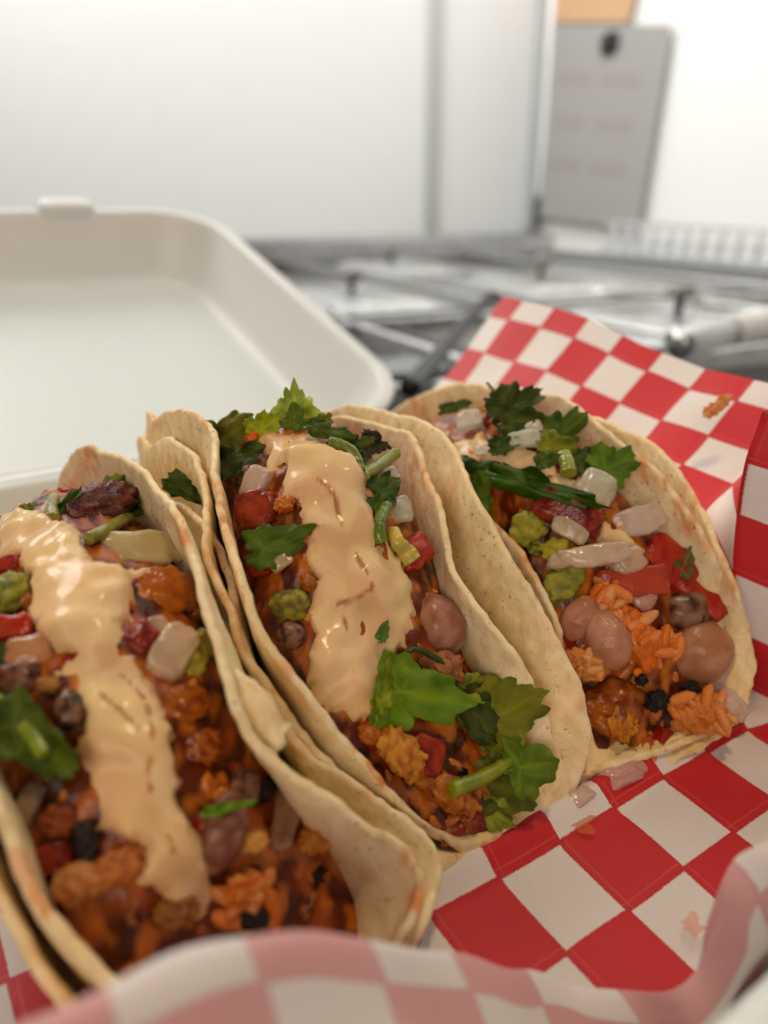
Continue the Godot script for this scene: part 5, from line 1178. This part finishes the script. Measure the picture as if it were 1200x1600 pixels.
	chunk("chicken_strip", "chicken", "crisp golden chicken strip along the left lip of the middle taco, lower end", Vector3(-0.0205, 0.0153, -0.0097), Vector3(0.607, -0.546, 0.577), Vector3(-0.146, 0.638, 0.756), Vector3(0.0144, 0.0034, 0.0045), lin(0.76, 0.46, 0.11), lin(0.58, 0.28, 0.06), 0.34, 74, -0.10)
	tomato("deep red tomato chunk inside the mouth of the middle taco", Vector3(-0.0214, 0.0203, -0.0138), Vector3(0.752, -0.456, 0.476), Vector3(-0.132, 0.604, 0.786), Vector3(0.0064, 0.0040, 0.0067), lin(0.42, 0.09, 0.05), 75)
	onion("clear onion bit at the far top of the farthest taco", Vector3(0.0315, 0.0602, -0.0686), Vector3(0.638, 0.378, 0.671), Vector3(-0.715, 0.613, 0.335), Vector3(0.0061, 0.0029, 0.0048), lin(0.86, 0.86, 0.78), 76)
	cilantro("thin green leaf at the far left top of the farthest taco", Vector3(0.0353, 0.0611, -0.0774), Vector3(0.721, 0.304, 0.622), Vector3(-0.636, 0.646, 0.422), Vector3(0.0074, 0.0030, 0.0030), 3.0, 0.1, lin(0.15, 0.26, 0.06), 77)
	cilantro("dark leaf spray standing at the top of the farthest taco", Vector3(0.0373, 0.0657, -0.0574), Vector3(0.785, 0.486, 0.385), Vector3(-0.612, 0.505, 0.609), Vector3(0.0115, 0.0092, 0.0092), 5.0, 0.2, lin(0.12, 0.22, 0.05), 78)
	cilantro("rounded dark leaf under the spray at the top of the farthest taco", Vector3(0.0340, 0.0634, -0.0518), Vector3(0.763, 0.120, 0.635), Vector3(-0.570, 0.587, 0.575), Vector3(0.0083, 0.0066, 0.0066), 3.0, 0.2, lin(0.13, 0.22, 0.05), 79)
	stem("thin stem with a hooked tip sticking up at the top of the farthest taco", [Vector3(0.0376, 0.0645, -0.0626), Vector3(0.0373, 0.0667, -0.0650), Vector3(0.0370, 0.0688, -0.0683)], 0.00050, 0.00035, lin(0.22, 0.30, 0.12))
	tomato("small red tomato bit below the dark spray of the farthest taco", Vector3(0.0328, 0.0626, -0.0558), Vector3(0.673, 0.278, 0.685), Vector3(-0.611, 0.731, 0.304), Vector3(0.0028, 0.0025, 0.0036), lin(0.52, 0.16, 0.12), 80)
	onion("white onion piece in the middle of the top of the farthest taco", Vector3(0.0314, 0.0603, -0.0487), Vector3(0.714, 0.197, 0.672), Vector3(-0.643, 0.566, 0.517), Vector3(0.0082, 0.0021, 0.0041), lin(0.90, 0.90, 0.80), 81)
	cilantro("broad green leaf with lobes left of the right wall of the farthest taco", Vector3(0.0411, 0.0610, -0.0460), Vector3(0.827, 0.543, 0.149), Vector3(-0.480, 0.542, 0.690), Vector3(0.0120, 0.0092, 0.0092), 5.0, 0.15, lin(0.17, 0.29, 0.06), 82)
	cilantro("yellow-green leaf below the broad lobed leaf of the farthest taco", Vector3(0.0361, 0.0594, -0.0423), Vector3(0.656, -0.234, 0.717), Vector3(-0.431, 0.664, 0.611), Vector3(0.0075, 0.0049, 0.0049), 3.0, 0.1, lin(0.32, 0.38, 0.06), 83)
	cilantro("dark pointed leaf right of the sauce on the farthest taco", Vector3(0.0417, 0.0564, -0.0385), Vector3(0.915, 0.387, 0.114), Vector3(-0.354, 0.637, 0.685), Vector3(0.0073, 0.0055, 0.0055), 3.0, 0.1, lin(0.14, 0.25, 0.06), 84)
	cilantro("serrated green leaf leaning on the right wall of the farthest taco", Vector3(0.0449, 0.0561, -0.0332), Vector3(0.832, 0.402, 0.382), Vector3(-0.549, 0.499, 0.670), Vector3(0.0087, 0.0089, 0.0089), 5.0, 0.06, lin(0.20, 0.36, 0.06), 85)
	stem("pale green stalk end poking from the sauce of the farthest taco", [Vector3(0.0355, 0.0579, -0.0402), Vector3(0.0340, 0.0568, -0.0375), Vector3(0.0327, 0.0555, -0.0357)], 0.00170, 0.00170, lin(0.50, 0.52, 0.16))
	onion("big clear onion piece beside the right wall of the farthest taco", Vector3(0.0371, 0.0523, -0.0318), Vector3(0.443, -0.511, 0.736), Vector3(-0.441, 0.591, 0.676), Vector3(0.0086, 0.0041, 0.0082), lin(0.86, 0.84, 0.74), 86)
	cilantro("long dark green leaf band across the farthest taco, left half", Vector3(0.0238, 0.0518, -0.0534), Vector3(0.517, 0.144, 0.844), Vector3(-0.796, 0.444, 0.412), Vector3(0.0143, 0.0078, 0.0078), 3.0, 0.16, lin(0.11, 0.25, 0.05), 87)
	cilantro("long dark green leaf band across the farthest taco, right half", Vector3(0.0276, 0.0526, -0.0350), Vector3(0.541, -0.187, 0.820), Vector3(-0.662, 0.506, 0.553), Vector3(0.0215, 0.0048, 0.0048), 3.0, 0.08, lin(0.12, 0.27, 0.05), 88)
	cilantro("folded bright leaf hanging beside the left wall of the farthest taco", Vector3(0.0223, 0.0492, -0.0512), Vector3(0.382, 0.910, -0.163), Vector3(-0.757, 0.409, 0.509), Vector3(0.0091, 0.0050, 0.0050), 3.0, 0.3, lin(0.20, 0.34, 0.06), 89)
	tomato("long dark red tomato block under the leaf band of the farthest taco", Vector3(0.0300, 0.0483, -0.0325), Vector3(0.536, -0.293, 0.792), Vector3(-0.611, 0.513, 0.604), Vector3(0.0151, 0.0051, 0.0072), lin(0.42, 0.10, 0.09), 90)
	tomato("flat red tomato piece on the right wall of the farthest taco, upper one", Vector3(0.0502, 0.0361, -0.0195), Vector3(0.475, -0.576, 0.666), Vector3(-0.316, 0.595, 0.739), Vector3(0.0133, 0.0031, 0.0089), lin(0.60, 0.11, 0.09), 91)
	tomato("flat red tomato piece on the right wall of the farthest taco, lower one", Vector3(0.0566, 0.0299, -0.0143), Vector3(0.502, -0.542, 0.674), Vector3(-0.335, 0.597, 0.729), Vector3(0.0141, 0.0033, 0.0095), lin(0.58, 0.10, 0.08), 92)
	cilantro("grey-green leaf scrap on the red tomato of the farthest taco", Vector3(0.0523, 0.0368, -0.0174), Vector3(0.694, 0.696, -0.183), Vector3(-0.407, 0.590, 0.698), Vector3(0.0068, 0.0035, 0.0035), 3.0, 0.1, lin(0.26, 0.28, 0.15), 93)
	onion("wide clear onion slice above the red tomato of the farthest taco", Vector3(0.0456, 0.0451, -0.0255), Vector3(0.950, 0.165, 0.264), Vector3(-0.308, 0.619, 0.723), Vector3(0.0135, 0.0025, 0.0062), lin(0.88, 0.78, 0.72), 94)
	avocado("lumpy yellow-green avocado below the leaf band of the farthest taco", Vector3(0.0241, 0.0439, -0.0382), Vector3(0.623, 0.538, 0.567), Vector3(-0.781, 0.469, 0.413), Vector3(0.0082, 0.0059, 0.0073), lin(0.54, 0.53, 0.18), 95)
	avocado("yellow avocado lump at the left end of the onion strip of the farthest taco", Vector3(0.0255, 0.0413, -0.0307), Vector3(0.724, 0.510, 0.463), Vector3(-0.687, 0.483, 0.542), Vector3(0.0058, 0.0038, 0.0047), lin(0.64, 0.58, 0.16), 96)
	avocado("green avocado mash running down the left wall of the farthest taco", Vector3(0.0250, 0.0350, -0.0275), Vector3(0.661, 0.736, 0.148), Vector3(-0.678, 0.501, 0.539), Vector3(0.0106, 0.0048, 0.0068), lin(0.48, 0.50, 0.20), 97)
	avocado("dark green avocado spot between two avocado lumps of the farthest taco", Vector3(0.0233, 0.0407, -0.0344), Vector3(0.662, 0.476, 0.579), Vector3(-0.748, 0.462, 0.477), Vector3(0.0036, 0.0029, 0.0036), lin(0.22, 0.28, 0.08), 98)
	onion("short onion strip slanting across the avocado of the farthest taco", Vector3(0.0275, 0.0460, -0.0293), Vector3(0.465, -0.384, 0.798), Vector3(-0.638, 0.480, 0.602), Vector3(0.0081, 0.0023, 0.0039), lin(0.86, 0.78, 0.62), 99)
	onion("long onion strip lying across the middle of the farthest taco", Vector3(0.0284, 0.0417, -0.0240), Vector3(0.786, 0.166, 0.595), Vector3(-0.590, 0.492, 0.641), Vector3(0.0171, 0.0029, 0.0041), lin(0.88, 0.77, 0.66), 100)
	onion("milky onion end at the right of the long strip of the farthest taco", Vector3(0.0369, 0.0396, -0.0209), Vector3(0.877, 0.286, 0.386), Vector3(-0.481, 0.507, 0.715), Vector3(0.0079, 0.0033, 0.0055), lin(0.86, 0.72, 0.58), 101)
	tomato("rosy tomato wedge below the long onion strip of the farthest taco", Vector3(0.0373, 0.0352, -0.0191), Vector3(0.876, 0.022, 0.481), Vector3(-0.425, 0.504, 0.752), Vector3(0.0156, 0.0044, 0.0063), lin(0.64, 0.24, 0.18), 102)
	onion("pink onion chip in front of the rosy tomato wedge of the farthest taco", Vector3(0.0372, 0.0325, -0.0165), Vector3(0.476, -0.559, 0.678), Vector3(-0.477, 0.484, 0.734), Vector3(0.0060, 0.0028, 0.0047), lin(0.84, 0.62, 0.56), 103)
	bean("pinkish split bean behind the front bean of the farthest taco", Vector3(0.0247, 0.0293, -0.0216), Vector3(0.715, 0.683, 0.148), Vector3(-0.610, 0.507, 0.609), Vector3(0.0110, 0.0056, 0.0070), lin(0.63, 0.41, 0.30), 104)
	bean("plump pinkish tan bean in the mouth of the farthest taco", Vector3(0.0267, 0.0264, -0.0156), Vector3(-0.003, -0.811, 0.585), Vector3(-0.559, 0.487, 0.672), Vector3(0.0132, 0.0078, 0.0086), lin(0.66, 0.45, 0.33), 105)
	bean("big glossy tan bean with a red rim at the right of the farthest taco", Vector3(0.0512, 0.0183, -0.0096), Vector3(0.668, 0.738, -0.097), Vector3(-0.506, 0.546, 0.667), Vector3(0.0149, 0.0105, 0.0131), lin(0.62, 0.42, 0.28), 106)
	bean("dark purplish bean behind the big tan bean of the farthest taco", Vector3(0.0507, 0.0264, -0.0143), Vector3(0.932, 0.077, 0.355), Vector3(-0.349, 0.457, 0.818), Vector3(0.0118, 0.0068, 0.0085), lin(0.28, 0.16, 0.12), 107)
	onion("tall pink onion strip along the right wall of the farthest taco", Vector3(0.0559, 0.0150, -0.0076), Vector3(0.583, 0.781, -0.223), Vector3(-0.505, 0.563, 0.654), Vector3(0.0144, 0.0023, 0.0058), lin(0.86, 0.68, 0.64), 108)
	onion("pale pink onion strip hanging over the right lip of the farthest taco", Vector3(0.0532, 0.0082, -0.0026), Vector3(0.432, -0.502, 0.750), Vector3(-0.508, 0.551, 0.662), Vector3(0.0105, 0.0024, 0.0048), lin(0.90, 0.77, 0.72), 109)
	rice("upper orange rice clump between two beans of the farthest taco", Vector3(0.0304, 0.0331, -0.0198), Vector3(0.537, -0.471, 0.700), Vector3(-0.489, 0.502, 0.713), Vector3(0.0079, 0.0049, 0.0054), 10, lin(0.84, 0.42, 0.09), 110)
	rice("tall orange rice clump down the middle of the farthest taco", Vector3(0.0345, 0.0246, -0.0144), Vector3(0.192, -0.788, 0.584), Vector3(-0.479, 0.445, 0.757), Vector3(0.0163, 0.0076, 0.0085), 22, lin(0.84, 0.44, 0.10), 111)
	rice("small orange rice clump pointing to the big tan bean of the farthest taco", Vector3(0.0420, 0.0220, -0.0118), Vector3(0.743, -0.242, 0.624), Vector3(-0.455, 0.502, 0.735), Vector3(0.0063, 0.0029, 0.0036), 4, lin(0.84, 0.46, 0.11), 112)
	rice("pale rice grains below the split bean of the farthest taco", Vector3(0.0225, 0.0219, -0.0179), Vector3(0.692, -0.152, 0.705), Vector3(-0.559, 0.506, 0.657), Vector3(0.0090, 0.0036, 0.0046), 7, lin(0.84, 0.58, 0.30), 113)
	chunk("chicken_bit", "chicken", "golden chicken flake under the rice of the farthest taco", Vector3(0.0229, 0.0203, -0.0165), Vector3(0.858, 0.112, 0.501), Vector3(-0.488, 0.482, 0.728), Vector3(0.0081, 0.0032, 0.0046), lin(0.74, 0.42, 0.12), lin(0.80, 0.52, 0.20), 0.30, 114)
	rice("rice clump spilling from the right lip of the farthest taco onto the paper", Vector3(0.0443, 0.0082, -0.0040), Vector3(0.871, 0.049, 0.489), Vector3(-0.426, 0.570, 0.702), Vector3(0.0153, 0.0083, 0.0092), 20, lin(0.84, 0.52, 0.22), 115)
	chunk("chicken_bit", "chicken", "yellow chicken flake low in the mouth of the farthest taco", Vector3(0.0253, 0.0105, -0.0096), Vector3(0.218, -0.654, 0.724), Vector3(-0.467, 0.581, 0.666), Vector3(0.0083, 0.0037, 0.0061), lin(0.78, 0.50, 0.08), lin(0.70, 0.38, 0.06), 0.42, 116)
	salsa("brown juicy mash low in the mouth of the farthest taco", Vector3(0.0259, 0.0123, -0.0117), Vector3(0.897, 0.196, 0.397), Vector3(-0.434, 0.566, 0.701), Vector3(0.0149, 0.0053, 0.0107), lin(0.44, 0.19, 0.06), 117)
	chunk("char_bit", "char", "black charred bit beside the rice at the lip of the farthest taco", Vector3(0.0348, 0.0127, -0.0078), Vector3(0.890, 0.325, 0.319), Vector3(-0.454, 0.565, 0.689), Vector3(0.0046, 0.0031, 0.0038), lin(0.07, 0.05, 0.05), lin(0.12, 0.07, 0.06), 0.35, 118)
	chunk("char_bit", "char", "small black charred bit on the tall rice clump of the farthest taco", Vector3(0.0320, 0.0176, -0.0101), Vector3(0.881, 0.357, 0.310), Vector3(-0.466, 0.545, 0.697), Vector3(0.0025, 0.0017, 0.0022), lin(0.07, 0.05, 0.05), lin(0.12, 0.07, 0.06), 0.35, 119)
	chunk("char_bit", "char", "black charred bit under the big tan bean of the farthest taco", Vector3(0.0448, 0.0126, -0.0067), Vector3(0.887, 0.157, 0.435), Vector3(-0.442, 0.561, 0.699), Vector3(0.0040, 0.0020, 0.0025), lin(0.08, 0.05, 0.05), lin(0.12, 0.07, 0.06), 0.35, 120)
	onion("pink onion strip lying on the paper in front of the farthest taco", Vector3(0.0211, 0.0030, -0.0040), Vector3(0.989, 0.129, 0.077), Vector3(-0.136, 0.986, 0.095), Vector3(0.0117, 0.0022, 0.0049), lin(0.88, 0.70, 0.66), 121)
	onion("smaller pink onion bit on the paper between the middle and farthest taco", Vector3(0.0095, 0.0030, -0.0040), Vector3(0.991, 0.129, -0.023), Vector3(-0.127, 0.987, 0.099), Vector3(0.0058, 0.0016, 0.0032), lin(0.88, 0.72, 0.66), 122)
	chunk("crumb", "crumb", "lone orange crumb stuck to the raised back of the checked paper", Vector3(0.0810, 0.0640, -0.0340), Vector3(0.626, 0.662, 0.412), Vector3(-0.779, 0.560, 0.283), Vector3(0.0076, 0.0017, 0.0028), lin(0.84, 0.48, 0.20), lin(0.86, 0.60, 0.34), 0.30, 123)
	onion("small white onion dice left of the broad lobed leaf of the farthest taco", Vector3(0.0347, 0.0624, -0.0490), Vector3(0.868, 0.283, 0.409), Vector3(-0.485, 0.662, 0.572), Vector3(0.0038, 0.0021, 0.0030), lin(0.92, 0.90, 0.82), 124)
	onion("white onion flake at the left end of the leaf band of the farthest taco", Vector3(0.0271, 0.0564, -0.0568), Vector3(0.563, 0.300, 0.770), Vector3(-0.785, 0.484, 0.386), Vector3(0.0048, 0.0014, 0.0027), lin(0.92, 0.90, 0.82), 125)
	cilantro("torn dark leaf lying on the sauce ribbon of the farthest taco", Vector3(0.0281, 0.0590, -0.0507), Vector3(0.671, 0.301, 0.678), Vector3(-0.715, 0.504, 0.484), Vector3(0.0063, 0.0039, 0.0039), 5.0, 0.2, lin(0.12, 0.24, 0.06), 126)
	cilantro("small curled leaf between white onion and sauce ribbon of the farthest taco", Vector3(0.0310, 0.0577, -0.0404), Vector3(0.791, 0.386, 0.475), Vector3(-0.609, 0.572, 0.549), Vector3(0.0049, 0.0034, 0.0034), 5.0, 0.25, lin(0.16, 0.28, 0.06), 127)
	tomato("red tomato bit poking from the sauce ribbon of the farthest taco", Vector3(0.0275, 0.0539, -0.0439), Vector3(0.639, 0.350, 0.685), Vector3(-0.738, 0.529, 0.418), Vector3(0.0038, 0.0017, 0.0029), lin(0.56, 0.14, 0.09), 128)
	onion("small white onion dice under the curled leaf at the right of the middle taco", Vector3(-0.0011, 0.0567, -0.0542), Vector3(0.975, 0.083, -0.204), Vector3(0.114, 0.603, 0.789), Vector3(0.0043, 0.0019, 0.0032), lin(0.90, 0.90, 0.80), 129)
	cilantro("thin dark leaf strip beside the sauce crest of the middle taco", Vector3(-0.0112, 0.0629, -0.0502), Vector3(0.995, 0.098, -0.028), Vector3(-0.040, 0.630, 0.776), Vector3(0.0047, 0.0023, 0.0023), 5.0, 0.3, lin(0.12, 0.22, 0.07), 130)
	cilantro("feathery green tip just behind the sauce crest of the middle taco", Vector3(-0.0129, 0.0687, -0.0608), Vector3(0.832, 0.551, -0.067), Vector3(-0.306, 0.555, 0.774), Vector3(0.0031, 0.0029, 0.0029), 7.0, 0.2, lin(0.24, 0.36, 0.10), 131)
	salsa("orange juicy lump at the lower end of the sauce in the middle taco", Vector3(-0.0301, 0.0263, -0.0177), Vector3(0.967, -0.028, 0.252), Vector3(-0.182, 0.614, 0.768), Vector3(0.0046, 0.0024, 0.0039), lin(0.60, 0.30, 0.08), 132)
	salsa("orange juicy mash below the large onion piece of the nearest taco", Vector3(-0.0598, 0.0421, -0.0215), Vector3(0.989, -0.144, -0.044), Vector3(0.133, 0.698, 0.704), Vector3(0.0079, 0.0017, 0.0056), lin(0.50, 0.21, 0.05), 133)
	salsa("dark orange mash beside the middle of the sauce in the nearest taco", Vector3(-0.0591, 0.0376, -0.0169), Vector3(0.991, -0.060, -0.116), Vector3(0.125, 0.695, 0.708), Vector3(0.0061, 0.0014, 0.0046), lin(0.44, 0.17, 0.04), 134)
	cilantro("dark green leaf tucked between the walls of the nearest and middle tacos", Vector3(-0.0390, 0.0550, -0.0720), Vector3(0.650, -0.534, 0.540), Vector3(-0.159, 0.600, 0.784), Vector3(0.0084, 0.0044, 0.0044), 3.0, 0.2, lin(0.12, 0.24, 0.05), 135)
